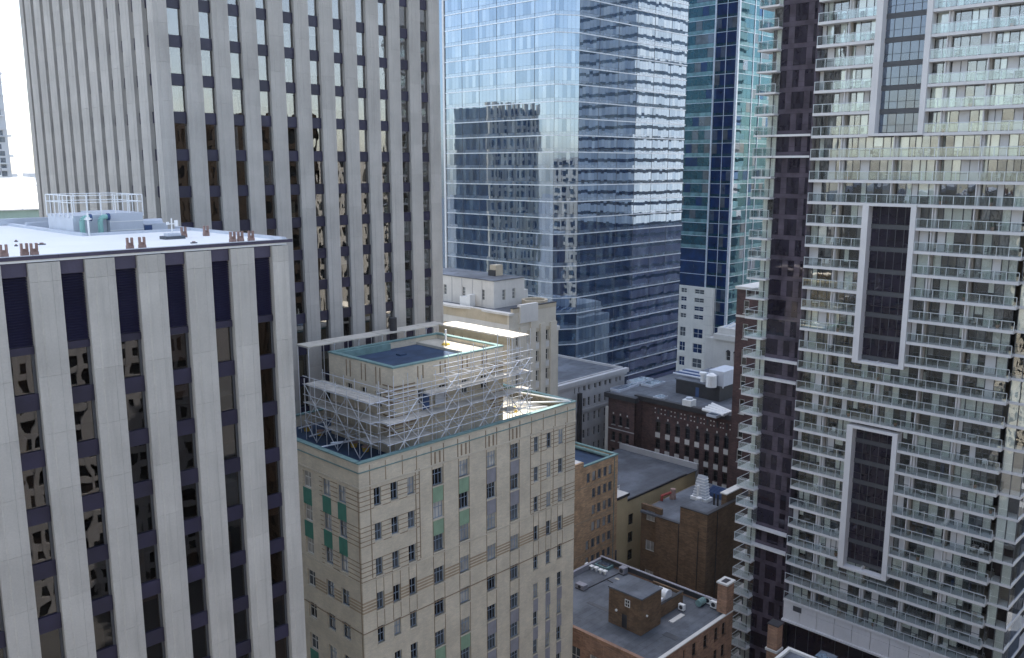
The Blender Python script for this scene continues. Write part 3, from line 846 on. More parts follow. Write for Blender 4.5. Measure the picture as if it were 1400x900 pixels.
# left run
lx0, lx1 = 50.9, 53.3
ys = [69.2 + 1.95 * k for k in range(7)]
for i, y in enumerate(ys):
    for x in (lx0, lx1): tb('standard', (x, y, TZ), (x, y, 62.6 + Rs.uniform(-.3, .5)))
    for z in LV[1:4]: tb('ledger', (lx0 - .1, y, z), (lx1 + .1, y, z))
for x in (lx0, lx1):
    for z in LV[1:4]:
        for dz in (0, .9): tb('ledger', (x, ys[0] - 1.2, z + dz), (x, ys[-1] + .3, z + dz))
for i in range(len(ys) - 1):
    for j in range(3):
        if (i + j) % 2: tb('brace', (lx0, ys[i], LV[j]), (lx0, ys[i + 1], LV[j + 1]))
        else: tb('brace', (lx0, ys[i + 1], LV[j]), (lx0, ys[i], LV[j + 1]))
for kind, l in tubes.items():
    for n, (p, q) in enumerate(l):
        built(kind, sc, MB().tube(p, q, TR, M['scaffold'], 6), p) if n < 300 else None
# plank decks, each board of a bay
for zi, z in enumerate(LV[1:4]):
    for i in range(len(xs) - 1):
        if zi == 2 and i < 3: continue
        if zi == 0 and Rs.random() < .5: continue
        for k in range(3):
            bx('plank', sc, xs[i] + .02, xs[i + 1] - .02, fy0 + .05 + k * .50, fy0 + .52 + k * .50, z + .05, z + .10, M['plank'])
    for i in range(len(ys) - 1):
        if zi == 0 and Rs.random() < .6: continue
        for k in range(4):
            bx('plank', sc, lx0 + .05 + k * .58, lx0 + .60 + k * .58, ys[i] + .02, ys[i + 1] - .02, z + .05, z + .10, M['plank'])
for x in (59.6, 63.3, 67.0): bx('toe_board', sc, x - 1.7, x + 1.9, fy0 - .04, fy0 + .0, 61.9, 62.15, M['plank'])
for x0, x1, z0, z1, mt in ((57.6, 58.5, 59.9, 61.6, 'blue_paint'), (59.3, 60.6, 60.1, 61.9, 'pale_metal')):
    bx('debris_sheet', sc, x0, x1, fy1 + .02, fy1 + .05, z0, z1, M[mt])
# protective canopies on posts
cn = thing('canopy', 'grey plywood canopy of boards along the tower side of the penthouse', 'canopy', (61, 83, TZ))
for k in range(6):
    a = 51.8 + k * 3.35
    bx('deck_board', cn, a, a + 3.3, 81.3, 83.6, 65.62 + .02 * (k % 2), 65.74 + .02 * (k % 2), M['ply'])
    for y in (81.4, 83.5): built('post', cn, MB().tube((a + .1, y, TZ), (a + .1, y, 65.6), .05, M['scaffold'], 6))
    built('bearer', cn, MB().tube((a + .1, 81.2, 65.55), (a + .1, 83.7, 65.55), .05, M['scaffold'], 6))
cn = thing('canopy', 'sunlit cream plywood canopy at the sunny end of the penthouse', 'canopy', (72, 75, TZ))
for k in range(5):
    a = 68.6 + k * 2.56
    bx('deck_board', cn, 70.6, 73.4, a, a + 2.52, 65.75 + .02 * (k % 2), 65.87 + .02 * (k % 2), M['ply'])
    for x in (70.7, 73.3): built('post', cn, MB().tube((x, a + .1, TZ), (x, a + .1, 65.72), .05, M['scaffold'], 6))
bx('side_board', cn, 70.55, 70.6, 68.8, 81.2, 64.9, 65.72, M['tan_canvas'])
# tubes lying over the terraces and roof
for n, (p, q, z) in enumerate([((423, 597), (485, 577), 56.6), ((436, 612), (499, 599), 56.6), ((500, 606), (470, 578), 56.4), ((408, 586), (440, 577), 56.5), ((452, 606), (540, 596), 56.5), ((562, 607), (520, 596), 56.4)]):
    a, b = atz(*p, z), atz(*q, z)
    o = built('scaffold_tube', None, MB().tube(a, b, .09, M['scaffold'], 8), a)
    tag(o, 'loose white tube lying on the shaded blue terrace of the beige building', 'tube', 'loose tubes on the blue terrace')
for n, (p, q, z) in enumerate([((703, 551), (780, 549), 57.0), ((700, 535), (778, 548), 57.3), ((708, 560), (748, 556), 56.3)]):
    a, b = atz(*p, z), atz(*q, z)
    o = built('scaffold_tube', None, MB().tube(a, b, .10, M['white_paint'], 8), a)
    tag(o, 'loose white tube lying on the sunlit corner terrace of the beige building', 'tube', 'loose tubes on the sunlit terrace')
for n, (u, v) in enumerate([(438, 595), (484, 611), (500, 617), (420, 589)]):
    p = atz(u, v, TZ + .02)
    if p.y < AY + .9 or p.x < AX + .9: p = Vector((max(p.x, AX + 1.2), max(p.y, AY + 1.2), TZ))
    o = built('fitting_bucket', None, MB().tube((p.x, p.y, TZ), (p.x, p.y, TZ + .5), .32, M['yellow'], 10, .42).tube((p.x, p.y, TZ + .5), (p.x, p.y, TZ + .56), .44, M['rust'], 10), (p.x, p.y, TZ))
    tag(o, 'round ochre bucket of scaffold fittings on the blue terrace', 'bucket', 'buckets on the blue terrace')
p = atz(702, 563, TZ)
o = built('fitting_heap', None, MB().tube((p.x, p.y, TZ), (p.x, p.y, TZ + .3), .55, M['yellow'], 9, .4).box(p.x - .9, p.x + .2, p.y - .4, p.y + .1, TZ, TZ + .18, M['plank']).tube((p.x - .5, p.y, TZ + .2), (p.x + .5, p.y + .2, TZ + .5), .09, M['yellow'], 6), (p.x, p.y, TZ))
tag(o, 'yellow heap of scaffold fittings on the sunlit corner terrace', 'fittings')
p = Vector((67.5, 76.5, PZ - .55))
o = built('roof_stand', None, MB().tube((67.5, 76.5, PZ - .55), (67.5, 76.5, PZ - .35), .55, M['yellow'], 10, .4).tube((67.5, 76.5, PZ - .4), (67.5, 76.5, PZ + 1.3), .12, M['white_paint'], 8), p)
tag(o, 'white post on a yellow foot on the sunlit penthouse roof', 'post')

# ================================================================== LIMESTONE BUILDING with white penthouse
GX, GY, GZ = 105.73, 103.52, 60.3
st = thing('limestone_building', 'cream limestone building with arched windows and a white stucco rooftop block', 'building', (113, 113, 0))
px2 = lambda u, v: aty(u, v, GY)
gx_r = px2(760, 440).x
# -Y face: window columns
gc = []
for u0, u1 in ((704.5, 709), (719.5, 723.5), (732, 737), (745.5, 750.5)):
    gc.append((px2(u0, 470).x, px2(u1, 470).x))
grow = [(GZ - 5.9 - 3.55 * n, GZ - 3.9 - 3.55 * n) for n in range(9)]
wall_grid(st, 'wall', 'y', GY, GX, gx_r, 0, GZ, gc, grow, .5, M['stone_pale'])
for i, (a, b) in enumerate(gc):
    for n, (lo, hi) in enumerate(grow[:8]):
        window(st, 'y', GY, a, b, lo, hi, M['white_sash'], pick(), 1, (.5,), .35, .08)
        bx('spandrel_block', st, *fb('y', GY, a + .03, b - .03, -.10, .2, lo - 1.15, lo - .1), M['stucco'])
    # arched heads of the top storey
    m = MB(); c = (a + b) / 2; r_ = (b - a) / 2; pr = None
    poly = [(c - r_ - .16, grow[0][1] - .05)] + [(c - (r_ + .16) * math.cos(math.pi * k / 8), grow[0][1] + (r_ + .16) * math.sin(math.pi * k / 8)) for k in range(9)] + [(c + r_ + .16, grow[0][1] - .05)]
    n_ = len(poly)
    m.add([(x, GY - .07, z) for x, z in poly] + [(x, GY + .1, z) for x, z in poly], [tuple(range(n_)), tuple(range(2 * n_ - 1, n_ - 1, -1))] + [(i2, n_ + i2, n_ + (i2 + 1) % n_, (i2 + 1) % n_) for i2 in range(n_)], M['stone_tan'])
    built('arch_head', st, m)
for i in range(len(gc) + 1):
    a = (gc[i - 1][1] + .15) if i else GX
    b = (gc[i][0] - .15) if i < len(gc) else gx_r
    bx('pilaster', st, *fb('y', GY, a, b, -.28, -.002, 0, GZ - 2.6 if i not in (2,) else GZ + .6), M['stone_pale'])
bx('pilaster_cap', st, *fb('y', GY, gc[0][1] + .1, gc[2][0] + .3, -.35, .4, GZ - 1.9, GZ + 1.3), M['stucco'])
# -X face with small arched windows
gy_l = 126.0
gl = [(atx(u + w_, 445, GX).y, atx(u - w_, 445, GX).y) for u, w_ in ((618.5, 2.2), (631, 2.2), (654, 2.2), (669, 2.6), (684, 2.2))]
gl = sorted((min(a, b), max(a, b)) for a, b in gl)
grl = [(GZ - 6.3 - 3.55 * n, GZ - 4.2 - 3.55 * n) for n in range(4)]
wall_grid(st, 'wall', 'x', GX, GY + .51, gy_l, 0, GZ, gl, grl, .5, M['stone_tan'])
for a, b in gl:
    for lo, hi in grl: window(st, 'x', GX, a, b, lo, hi, M['white_sash'], pick(), 1, (.5,), .3, .08)
    m = MB(); c = (a + b) / 2; r_ = (b - a) / 2 + .12; z0 = grl[0][1]
    poly = [(c - r_ * math.cos(math.pi * k / 8), z0 + r_ * math.sin(math.pi * k / 8)) for k in range(9)]; n_ = len(poly)
    m.add([(GX - .06, y, z) for y, z in poly] + [(GX + .1, y, z) for y, z in poly], [tuple(range(n_))[::-1], tuple(range(n_, 2 * n_))] + [(i2, (i2 + 1) % n_, n_ + (i2 + 1) % n_, n_ + i2) for i2 in range(n_)], M['stucco'])
    built('arch_head', st, m)
bx('belt_course', st, GX - .12, GX + .02, GY - .1, gy_l, GZ - 3.2, GZ - 1.9, M['stucco'])
# curved ledge along the roof edge
m = MB(); N = 30
vs = []; ofs = lambda t: .55 * math.sin(max(0, min(1, (t - .25) / .5)) * math.pi * 2) * .9
for k in range(N + 1):
    t_ = k / N; y = gy_l + (GY - .4 - gy_l) * t_; o_ = ofs(t_)
    for d, z in ((-.35 - o_, GZ - .25), (-.35 - o_, GZ + .12), (.9, GZ + .12), (.9, GZ - .25)): vs.append((GX + d, y, z))
fs = []
for k in range(N):
    for j in range(4): a = k * 4 + j; b = k * 4 + (j + 1) % 4; fs.append((a, b, b + 4, a + 4))
m.add(vs, fs + [(0, 1, 2, 3), (4 * N + 3, 4 * N + 2, 4 * N + 1, 4 * N)], M['stucco'])
built('ledge', st, m)
bx('roof_deck', st, GX + .95, gx_r - .4, GY + .5, gy_l, GZ - .4, GZ - .1, M['grey_roof'])
bx('parapet', st, GX + .9, gx_r, GY - .05, GY + .49, GZ + .002, GZ + .75, M['stone_tan'])
bx('coping', st, GX + .85, gx_r + .05, GY - .1, GY + .55, GZ + .753, GZ + .9, M['black_metal'])
m = MB(); c = (gx_r - 2.2, GY + 3.2)
for k in range(12):
    a0, a1 = math.pi * 2 * k / 12, math.pi * 2 * (k + 1) / 12
    m.add([(c[0] + r_ * math.cos(a), c[1] + r_ * math.sin(a), z) for a in (a0, a1) for r_ in (1.9, 2.4) for z in (GZ - .2, GZ + 1.2)], [(0, 1, 3, 2), (4, 6, 7, 5), (2, 3, 7, 6), (0, 4, 5, 1), (1, 5, 7, 3), (0, 2, 6, 4)], M['stone_tan'])
built('rotunda_parapet', st, m)
bx('side_wall', st, gx_r - .5, gx_r, GY + .51, gy_l, 0, GZ, M['stone_tan'])
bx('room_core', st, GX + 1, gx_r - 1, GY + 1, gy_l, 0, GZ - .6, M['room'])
# lower right wing
bx('wing_wall', st, gx_r + .01, gx_r + 3.0, GY + 2.0, GY + 14, 0, GZ - 5.0, M['stone_pale'])
wx0 = gx_r + .7
for n in range(6): window(st, 'y', GY + 1.9, wx0, wx0 + .9, GZ - 9.4 - 3.55 * n, GZ - 7.2 - 3.55 * n, M['white_sash'], pick(), 1, (.5,), .02, .08)
bx('wing_cap', st, gx_r - .05, gx_r + 3.2, GY + 1.8, GY + 14.1, GZ - 4.99, GZ - 4.2, M['stucco'])
# white rooftop block
wc = aty(675, 385, GY + 6.5)
WX, WY, WZ = wc.x, GY + 6.5, wc.z
wxr = aty(717, 390, WY).x
wl = [(atx(u + 2, 398, WX).y, atx(u - 2, 398, WX).y) for u in (608.5, 634, 660.5)]
wl = sorted((min(a, b), max(a, b)) for a, b in wl)
wr = [(aty(u - 2, 403, WY).x, aty(u + 2, 403, WY).x) for u in (689, 702.5)]
zw = [(WZ - 3.6, WZ - 1.7)]
wall_grid(st, 'rooftop_block_wall', 'x', WX, WY + .31, 131, GZ - .1, WZ, wl, zw, .3, M['stucco'])
wall_grid(st, 'rooftop_block_wall', 'y', WY, WX, wxr, GZ - .1, WZ, wr, zw, .3, M['stucco'])
for a, b in wl: window(st, 'x', WX, a, b, *zw[0], M['white_sash'], M['mid_pane'], 1, (.33, .66), .15, .06)
for a, b in wr: window(st, 'y', WY, a, b, *zw[0], M['white_sash'], M['mid_pane'], 1, (.33, .66), .15, .06)
for u in (618, 631.5, 646, 659):
    y = atx(u, 400, WX).y; bx('wall_rib', st, WX - .05, WX + .05, y - .07, y + .07, GZ, WZ - .1, M['grey_stone'])
bx('rooftop_block_roof', st, WX - .12, wxr + .12, WY - .12, 131, WZ + .002, WZ + .14, M['grey_roof'])
bx('rooftop_block_side', st, wxr - .3, wxr, WY + .31, 131, GZ - .1, WZ, M['stucco'])
bx('side_annex', st, wxr + .01, wxr + 1.8, WY + .8, WY + 3, GZ - .1, WZ - 2.4, M['stucco'])
p = atz(680, 378, WZ + .1)
bx('stack', st, p.x - .1, p.x + 1.7, p.y + .3, p.y + 1.9, WZ + .14, WZ + 2.1, M['stone_tan'])
bx('stack', st, p.x - .5, p.x - .12, p.y + .3, p.y + 1.9, WZ + .14, WZ + 1.2, M['black_metal'])
p = atz(617, 420, GZ)
t = thing('roof_unit', 'white rooftop vent box beside the stucco block on the limestone building', 'roof unit', (GX + 2.6, p.y, GZ - .1))
bx('casing', t, GX + 1.6, GX + 3.6, p.y - .9, p.y + 1.3, GZ - .1, GZ + 1.5, M['white_paint'])
bx('hood', t, GX + 1.4, GX + 3.7, p.y - 1.6, p.y - .92, GZ - .1, GZ + 2.0, M['white_paint'])

# ================================================================== GREY LIMESTONE OFFICE BLOCK
NY = 117.5
gr = thing('grey_office_building', 'grey limestone office block with rows of paired dark windows under a cornice', 'building', (148, 125, 0))
nx0, nx1 = 128.0, aty(854, 510, NY).x
nz = aty(854, 508, NY).z
cu = []
for a, b in ((157.5, 169), (195, 207), (242, 263), (284, 303), (337, 357), (378, 398), (428, 447), (468, 487), (524, 540), (556, 571)):
    cu.append((aty(760 + a / 6.43, 480 + 330 / 6.43 - .02 * (a - 150), NY).x, aty(760 + b / 6.43, 480 + 330 / 6.43 - .02 * (a - 150), NY).x))
zt0 = aty(760 + 250 / 6.43, 480 + 275 / 6.43, NY).z
rg = [(zt0 - 3.55 * n - 1.95, zt0 - 3.55 * n) for n in range(9)]
wall_grid(gr, 'wall', 'y', NY, nx0, nx1, 0, nz, cu, rg, .5, M['grey_stone'])
facade_windows(gr, 'y', NY, cu, rg[:8], M['grey_stone'], 0, (.5,), .3, .05, None, lambda: M['dark_pane'])
bx('cornice', gr, nx0 - .1, nx1 + .5, NY - .8, NY + .2, nz + .002, nz + .9, M['grey_stone'])
bx('cornice', gr, nx0 - .1, nx1 + .3, NY - .4, NY - .002, nz - .6, nz, M['grey_stone'])
bx('belt_course', gr, nx0, nx1 + .1, NY - .2, NY - .002, rg[1][0] - 1.1, rg[1][0] - .5, M['grey_stone'])
bx('belt_course', gr, nx0, nx1 + .1, NY - .12, NY - .002, rg[4][0] - 1.0, rg[4][0] - .6, M['grey_stone'])
flat_roof(gr, nx0, nx1, NY + .51, 141, nz + 1.0, M['grey_roof'], .5, .4, M['grey_stone'])
bx('side_wall', gr, nx1 - .5, nx1, NY + .51, 141, 0, nz, M['grey_stone'])
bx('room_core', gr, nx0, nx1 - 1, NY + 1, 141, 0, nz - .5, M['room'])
built('flue', gr, MB().box(aty(793, 555, NY - 1.2).x - .5, aty(793, 555, NY - 1.2).x + .5, NY - 1.4, NY - .82, 5, aty(793, 538, NY - 1.2).z, M['black_metal']))
# ================================================================== BLUE GLASS TOWER
BX0, BY0 = 166.8, 144.5
gt = thing('glass_tower', 'tall blue mirror glass office tower with white floor lines and a cut corner', 'building', (195, 170, 0))
GTOP = 325.0  # unseen height, raised until the tower shades the low roofs
ca = atx(757, 250, BX0).y            # chamfer start on the -X face
cb = aty(790, 250, BY0).x            # chamfer end on the -Y face
yl = atx(611, 250, BX0).y
xr = 219.3
FL = 4.07
lines = [84.5 + FL * k for k in range(-14, 27)]
Rg = random.Random(31)
pn, fln, sp = [], [], []
def gm(z):
    k = Rg.random()
    return M['curtain_a'] if k < .5 else (M['curtain_b'] if k < .8 else M['curtain_c'])
def tilt(axis):
    a = rad(Rg.gauss(0, .09)); b = rad(Rg.gauss(0, .12))
    return (a, 0, b) if axis == 'y' else (0, a, b)
def run(axis, plane, u0, u1, n):
    du = (u1 - u0) / n
    for zi, z in enumerate(lines[:-1]):
        if z > 138:
            continue
        for i in range(n):
            a, b = u0 + i * du, u0 + (i + 1) * du
            pn.append((*fb(axis, plane, a + .02, b - .02, .0, .05, z + .95, z + FL - .12), gm(z), tilt(axis)))
            sp.append((*fb(axis, plane, a + .02, b - .02, .0, .05, z + .10, z + .90), M['curtain_sp'], tilt(axis)))
run('x', BX0, ca, yl, 30)
run('y', BY0, cb, xr, 36)
parts(gt, 'pane', pn); parts(gt, 'spandrel_pane', sp)
# chamfered corner: panes turned to the diagonal
dvec = Vector((cb - BX0, BY0 - ca, 0)); L = dvec.length; ang = math.atan2(dvec.y, dvec.x)
NC = 6
cmesh = {}
for z in lines[:-1]:
    if z > 138: continue
    for i in range(NC):
        c = Vector((BX0, ca, 0)) + dvec * ((i + .5) / NC)
        for lo, hi, nm, mt in ((.95, FL - .12, 'corner_pane', gm(z)), (.10, .90, 'corner_spandrel', M['curtain_sp'])):
            k = (round(hi - lo, 2), mt.name)
            if k not in cmesh: cmesh[k] = MB().box(-L / NC / 2 + .02, L / NC / 2 - .02, -.0, .05, -(hi - lo) / 2, (hi - lo) / 2, mt).mesh('corner_pane')
            o = link(nm, cmesh[k], (c.x, c.y, z + (lo + hi) / 2), gt); o.rotation_euler = (rad(Rg.gauss(0, .06)), 0, ang + rad(Rg.gauss(0, .08)))
for z in lines:
    m = MB().prism([(BX0 - .16, yl + .2), (BX0 - .16, ca - .06), (cb - .06, BY0 - .16), (xr + .1, BY0 - .16), (xr + .1, BY0 + .1), (cb + .1, BY0 + .1), (BX0 + .1, ca + .1), (BX0 + .1, yl + .2)], z - .13, z + .10, M['mullion'])
    built('floor_line', gt, m)
mu = []
for i in range(0, 31, 5): y = ca + (yl - ca) * i / 30; mu.append((*fb('x', BX0, y - .035, y + .035, -.06, .0, 28, 142), M['frame_dark']))
for i in range(0, 37, 6): x = cb + (xr - cb) * i / 36; mu.append((*fb('y', BY0, x - .035, x + .035, -.06, .0, 28, 142), M['frame_dark']))
parts(gt, 'mullion', mu)
core = MB().prism([(BX0 + .12, yl), (BX0 + .12, ca + .05), (cb + .05, BY0 + .12), (xr, BY0 + .12), (xr, 196), (BX0 + .12, 196)][::-1], 0, 141.9, M['curtain_b'])
built('core_wall', gt, core)
core = MB().prism([(BX0, yl), (BX0, ca), (cb, BY0), (xr, BY0), (xr, 196), (BX0, 196)][::-1], 142, GTOP, M['curtain_a'])
built('upper_storeys', gt, core)
# recessed left bay behind the bright corner mullion
bx('corner_post', gt, BX0 - .35, BX0 + .1, yl + .21, yl + .75, 20, 142, M['white_paint'])
lb = []
for z in lines[:-1]:
    if z < 138: lb.append((BX0 + 3.0, BX0 + 3.1, yl + .8, yl + 9, z + .3, z + FL, M['curtain_b']))
parts(gt, 'recess_pane', lb)
parts(gt, 'recess_band', [(BX0 + 2.8, BX0 + 3.1, yl + .8, yl + 9, z - .15, z + .25, M['mullion']) for z in lines if z < 138])

# ================================================================== TEAL GLASS TOWER with stone base
tc = dep(1003, 200, 268)
QX, QY = tc.x, tc.y
tt = thing('teal_tower', 'slim teal and navy glass tower with silver corner post and stone base', 'building', (QX + 14, QY + 12, 0))
TF_ = 4.1
qz = [88.0 + TF_ * k for k in range(-16, 14)]
qy1 = atx(972, 200, QX).y; qy2 = atx(936, 200, QX).y + 4
qx1 = aty(1024, 200, QY).x; qx2 = aty(1034, 200, QY).x; qx3 = aty(1060, 200, QY).x
Rq = random.Random(41)
pn, sp = [], []
tl = lambda axis: ((rad(Rq.gauss(0, .2)), 0, rad(Rq.gauss(0, .2))) if axis == 'y' else (0, rad(Rq.gauss(0, .2)), rad(Rq.gauss(0, .2))))
def qrun(axis, plane, u0, u1, n, body, spd, sph, zmin=20, bal=False):
    du = (u1 - u0) / n
    for z in qz:
        if z < zmin or z > 140: continue
        for i in range(n):
            a, b = u0 + i * du, u0 + (i + 1) * du
            pn.append((*fb(axis, plane, a + .03, b - .03, 0, .05, z + sph, z + TF_ - .06), M[body] if Rq.random() < .78 else M[Rq.choice(('teal_b', 'mid_pane', 'slate'))], tl(axis)))
            sp.append((*fb(axis, plane, a + .03, b - .03, -.03, .05, z + .06, z + sph - .06), M[spd], tl(axis)))
pz0 = 56.0
qrun('x', QX, QY + .5, qy1 - .3, 4, 'teal_b', 'teal_a', .95)
qrun('x', QX, qy1 + .3, qy2, 6, 'teal_a', 'teal_sp', 1.25, pz0)
qrun('y', QY, QX + .5, qx1 - .2, 3, 'teal_a', 'teal_sp', 1.2)
qrun('y', QY, qx1 + .2, qx3, 7, 'teal_a', 'teal_sp', 1.35)
parts(tt, 'pane', pn); parts(tt, 'spandrel_pane', sp)
bx('corner_post', tt, QX - .25, QX + .48, QY - .25, QY + .48, 5, 142, M['mullion'])
bx('mullion_post', tt, QX - .18, QX + .2, qy1 - .25, qy1 + .25, 40, 142, M['mullion'])
bx('mullion_post', tt, qx1 - .18, qx1 + .18, QY - .2, QY + .2, 20, 142, M['mullion'])
bx('mullion_post', tt, qx2 - .12, qx2 + .12, QY - .25, QY - .06, 20, 142, M['mullion'])
bx('mullion_post', tt, QX - .1, QX - .04, (QY + qy1) / 2 - .09, (QY + qy1) / 2 + .09, 20, 142, M['mullion'])
bx('core_wall', tt, QX + .2, qx3 + 2, QY + .2, qy2 + 16, 0, 142, M['teal_b'])
bx('upper_storeys', tt, QX, qx3 + 2, QY, qy2 + 16, 142.01, 185, M['teal_a'])
for z in qz:
    if 20 < z < 140:
        bx('floor_line', tt, QX - .10, QX + .18, QY + .49, qy2, z - .08, z + .05, M['mullion'])
        bx('floor_line', tt, QX + .49, qx3, QY - .10, QY + .18, z - .08, z + .05, M['mullion'])
# stone base, facing -X, a little proud
SX = QX - 1.6
sy0 = atx(973, 440, SX).y; sy1 = atx(924, 440, SX).y + 5
sz1 = atx(950, 392, SX).z
scol = [(atx(b, 440, SX).y, atx(a, 440, SX).y) for a, b in ((948, 961), (929.5, 937.5))]
z_a = atx(955, 396, SX).z
srow = [(z_a - 2.75 * n - 1.5, z_a - 2.75 * n) for n in range(4)]
z_b = atx(955, 450, SX).z
srow2 = [(z_b - 4.9 * n - 3.1, z_b - 4.9 * n) for n in range(5)]
allr = [q for q in srow + srow2]
allr = [(lo, hi) for lo, hi in allr if hi < sz1]
allr = sorted(allr); cl = []
for lo, hi in allr:
    if not cl or lo > cl[-1][1] + .2: cl.append((lo, hi))
wall_grid(tt, 'base_wall', 'x', SX, sy0, sy1, 0, sz1, scol, cl, .5, M['stucco'])
facade_windows(tt, 'x', SX, scol, cl, M['white_sash'], 1, (.5,), .25, .12, None, lambda: M['teal_b'] if Rq.random() < .7 else M['mid_pane'])
bx('base_side', tt, SX + .51, QX - .3, sy0, sy1, 0, sz1 - .1, M['stucco'])
for k in range(9): bx('joint_line', tt, SX - .02, SX + .02, sy0, atx(962, 440, SX).y, sz1 - 3 - 3.0 * k, sz1 - 2.9 - 3.0 * k, M['grey_stone'])

# far pale block seen between the teal tower and the flats
fx = dep(1036, 300, 300)
fb_ = thing('pale_block', 'pale office block with small square windows behind the teal tower', 'building', (fx.x + 8, fx.y + 6, 0))
fy0, fy1 = atx(1048, 300, fx.x).y, atx(1018, 300, fx.x).y
ftop = atx(1030, 262, fx.x).z
fc = [(atx(u + 3.0, 300, fx.x).y, atx(u - 3.0, 300, fx.x).y) for u in (1028,)] + [(atx(1044, 300, fx.x).y, atx(1038, 300, fx.x).y)]
fr_ = [(ftop - 4.5 - 4.0 * n, ftop - 2.5 - 4.0 * n) for n in range(10)]
wall_grid(fb_, 'wall', 'x', fx.x, fy0, fy1, 0, ftop, fc, fr_, .5, M['stucco'])
facade_windows(fb_, 'x', fx.x, fc, fr_, M['white_sash'], 0, (), .3, .1, None, lambda: M['dark_pane'])
bx('core_wall', fb_, fx.x + .6, fx.x + 16, fy0, fy1, 0, ftop - .2, M['stucco'])

# ================================================================== DARK RED BRICK WAREHOUSE with cornice
RX, RZ = 147.3, 36.9
ry0, ry1 = 80.0, atx(875, 548, RX).y
rb = thing('brick_warehouse', 'dark red brick warehouse with arched windows, pale sills and heavy black cornice', 'building', (155, 95, 0))
acol = []
for u in (899, 912.5, 926, 939.5, 953, 966.5, 980, 993):
    acol.append((atx(u + 3.4, 600, RX).y, atx(u - 3.4, 600, RX).y))
acol = sorted(acol)
zt1 = atx(912, 580, RX).z
arow = [(zt1 - 3.6 * n - 2.2, zt1 - 3.6 * n) for n in range(7)]
wall_grid(rb, 'wall', 'x', RX, ry0, ry1, 0, RZ, acol, arow, .5, M['red_brick'])
for a, b in acol:
    for n, (lo, hi) in enumerate(arow[:6]):
        window(rb, 'x', RX, a, b, lo, hi, M['black_metal'], M['dark_pane'], 0, (.5,), .35, .06)
        bx('spandrel_block', rb, *fb('x', RX, a + .05, b - .05, -.08, .2, lo - 1.1, lo - .05), M['stucco'])
    m = MB(); c = (a + b) / 2; r_ = (b - a) / 2; z0 = arow[0][1]
    poly = [(c - r_ * math.cos(math.pi * k / 10), z0 + r_ * math.sin(math.pi * k / 10)) for k in range(11)]; n_ = len(poly)
    m.add([(RX - .03, y, z) for y, z in poly] + [(RX + .1, y, z) for y, z in poly], [tuple(range(n_))[::-1], tuple(range(n_, 2 * n_))] + [(i2, (i2 + 1) % n_, n_ + (i2 + 1) % n_, n_ + i2) for i2 in range(n_)], M['black_metal'])
    built('arch_pane', rb, m)
    bx('slot_window', rb, RX - .03, RX + .1, c - .22, c + .22, z0 + 1.7, z0 + 3.0, M['black_metal'])
    bx('keystone', rb, RX - .12, RX + .1, c - .12, c + .12, z0 + r_ + .05, z0 + r_ + .45, M['stucco'])
    for dy in (-.75, .75):
        for dz in (1.8, 2.7): bx('stone_stud', rb, RX - .08, RX + .1, c + dy - .11, c + dy + .11, z0 + dz, z0 + dz + .22, M['stucco'])
pv = RX - 2.6
py0, py1 = atx(868, 556, pv).y, atx(832, 545, pv).y
pcol = sorted([(atx(u + 2.5, 585, pv).y, atx(u - 2.5, 585, pv).y) for u in (838.5, 848, 857.5)])
zp = atx(848, 570, pv).z
prw = [(zp - 3.6 * n - 2.0, zp - 3.6 * n) for n in range(7)]
wall_grid(rb, 'pavilion_wall', 'x', pv, py0, py1, 0, RZ, pcol, prw, .5, M['red_brick'])
facade_windows(rb, 'x', pv, pcol, prw[:6], M['black_metal'], 0, (.5,), .3, .06, M['grey_stone'], lambda: M['dark_pane'])
for a, b in pcol: bx('keystone', rb, pv - .1, pv + .1, (a + b) / 2 - .13, (a + b) / 2 + .13, zp + .3, zp + .65, M['stucco'])
bx('stone_quoin', rb, pv - .12, pv + .3, py1 - .05, py1 + .7, 0, RZ - 2.2, M['stucco'])
for z in (prw[0][0] - 1.0, prw[3][0] - 1.0): bx('belt_course', rb, pv - .1, pv, py0, py1, z, z + .2, M['grey_stone'])
bx('return_wall', rb, pv + .01, RX + .3, py0, py0 + .5, 0, RZ, M['red_brick'])
bx('cornice', rb, RX - .7, RX + .5, ry0, ry1 + 1, RZ + .002, RZ + 1.0, M['black_metal'])
bx('cornice', rb, pv - .7, pv + .5, py0 - .6, py1 + .7, RZ + .004, RZ + 1.0, M['black_metal'])
bx('side_wall', rb, RX + .51, 176, ry0, ry0 + .5, 0, RZ, M['red_brick'])
bx('room_core', rb, RX + 1, 176, ry0 + .6, py1 - .3, 0, RZ - .4, M['room'])
bx('roof_deck', rb, RX + .51, 176, ry0, ry1, RZ + .3, RZ + .7, M['grey_roof'])
bx('roof_deck', rb, pv + .51, 176, ry1 + .01, py1 + .5, RZ + .3, RZ + .72, M['grey_roof'])
zrr = RZ + .7
SKL = ['framed dark skylight on the corner pavilion of the brick warehouse'] * 2 + ['wide raised skylight on the warehouse roof towards the blue glass tower'] * 2 + ['small square skylight on the warehouse between pavilion and white fan box', 'long skylight on the warehouse roof beside the white ducts']
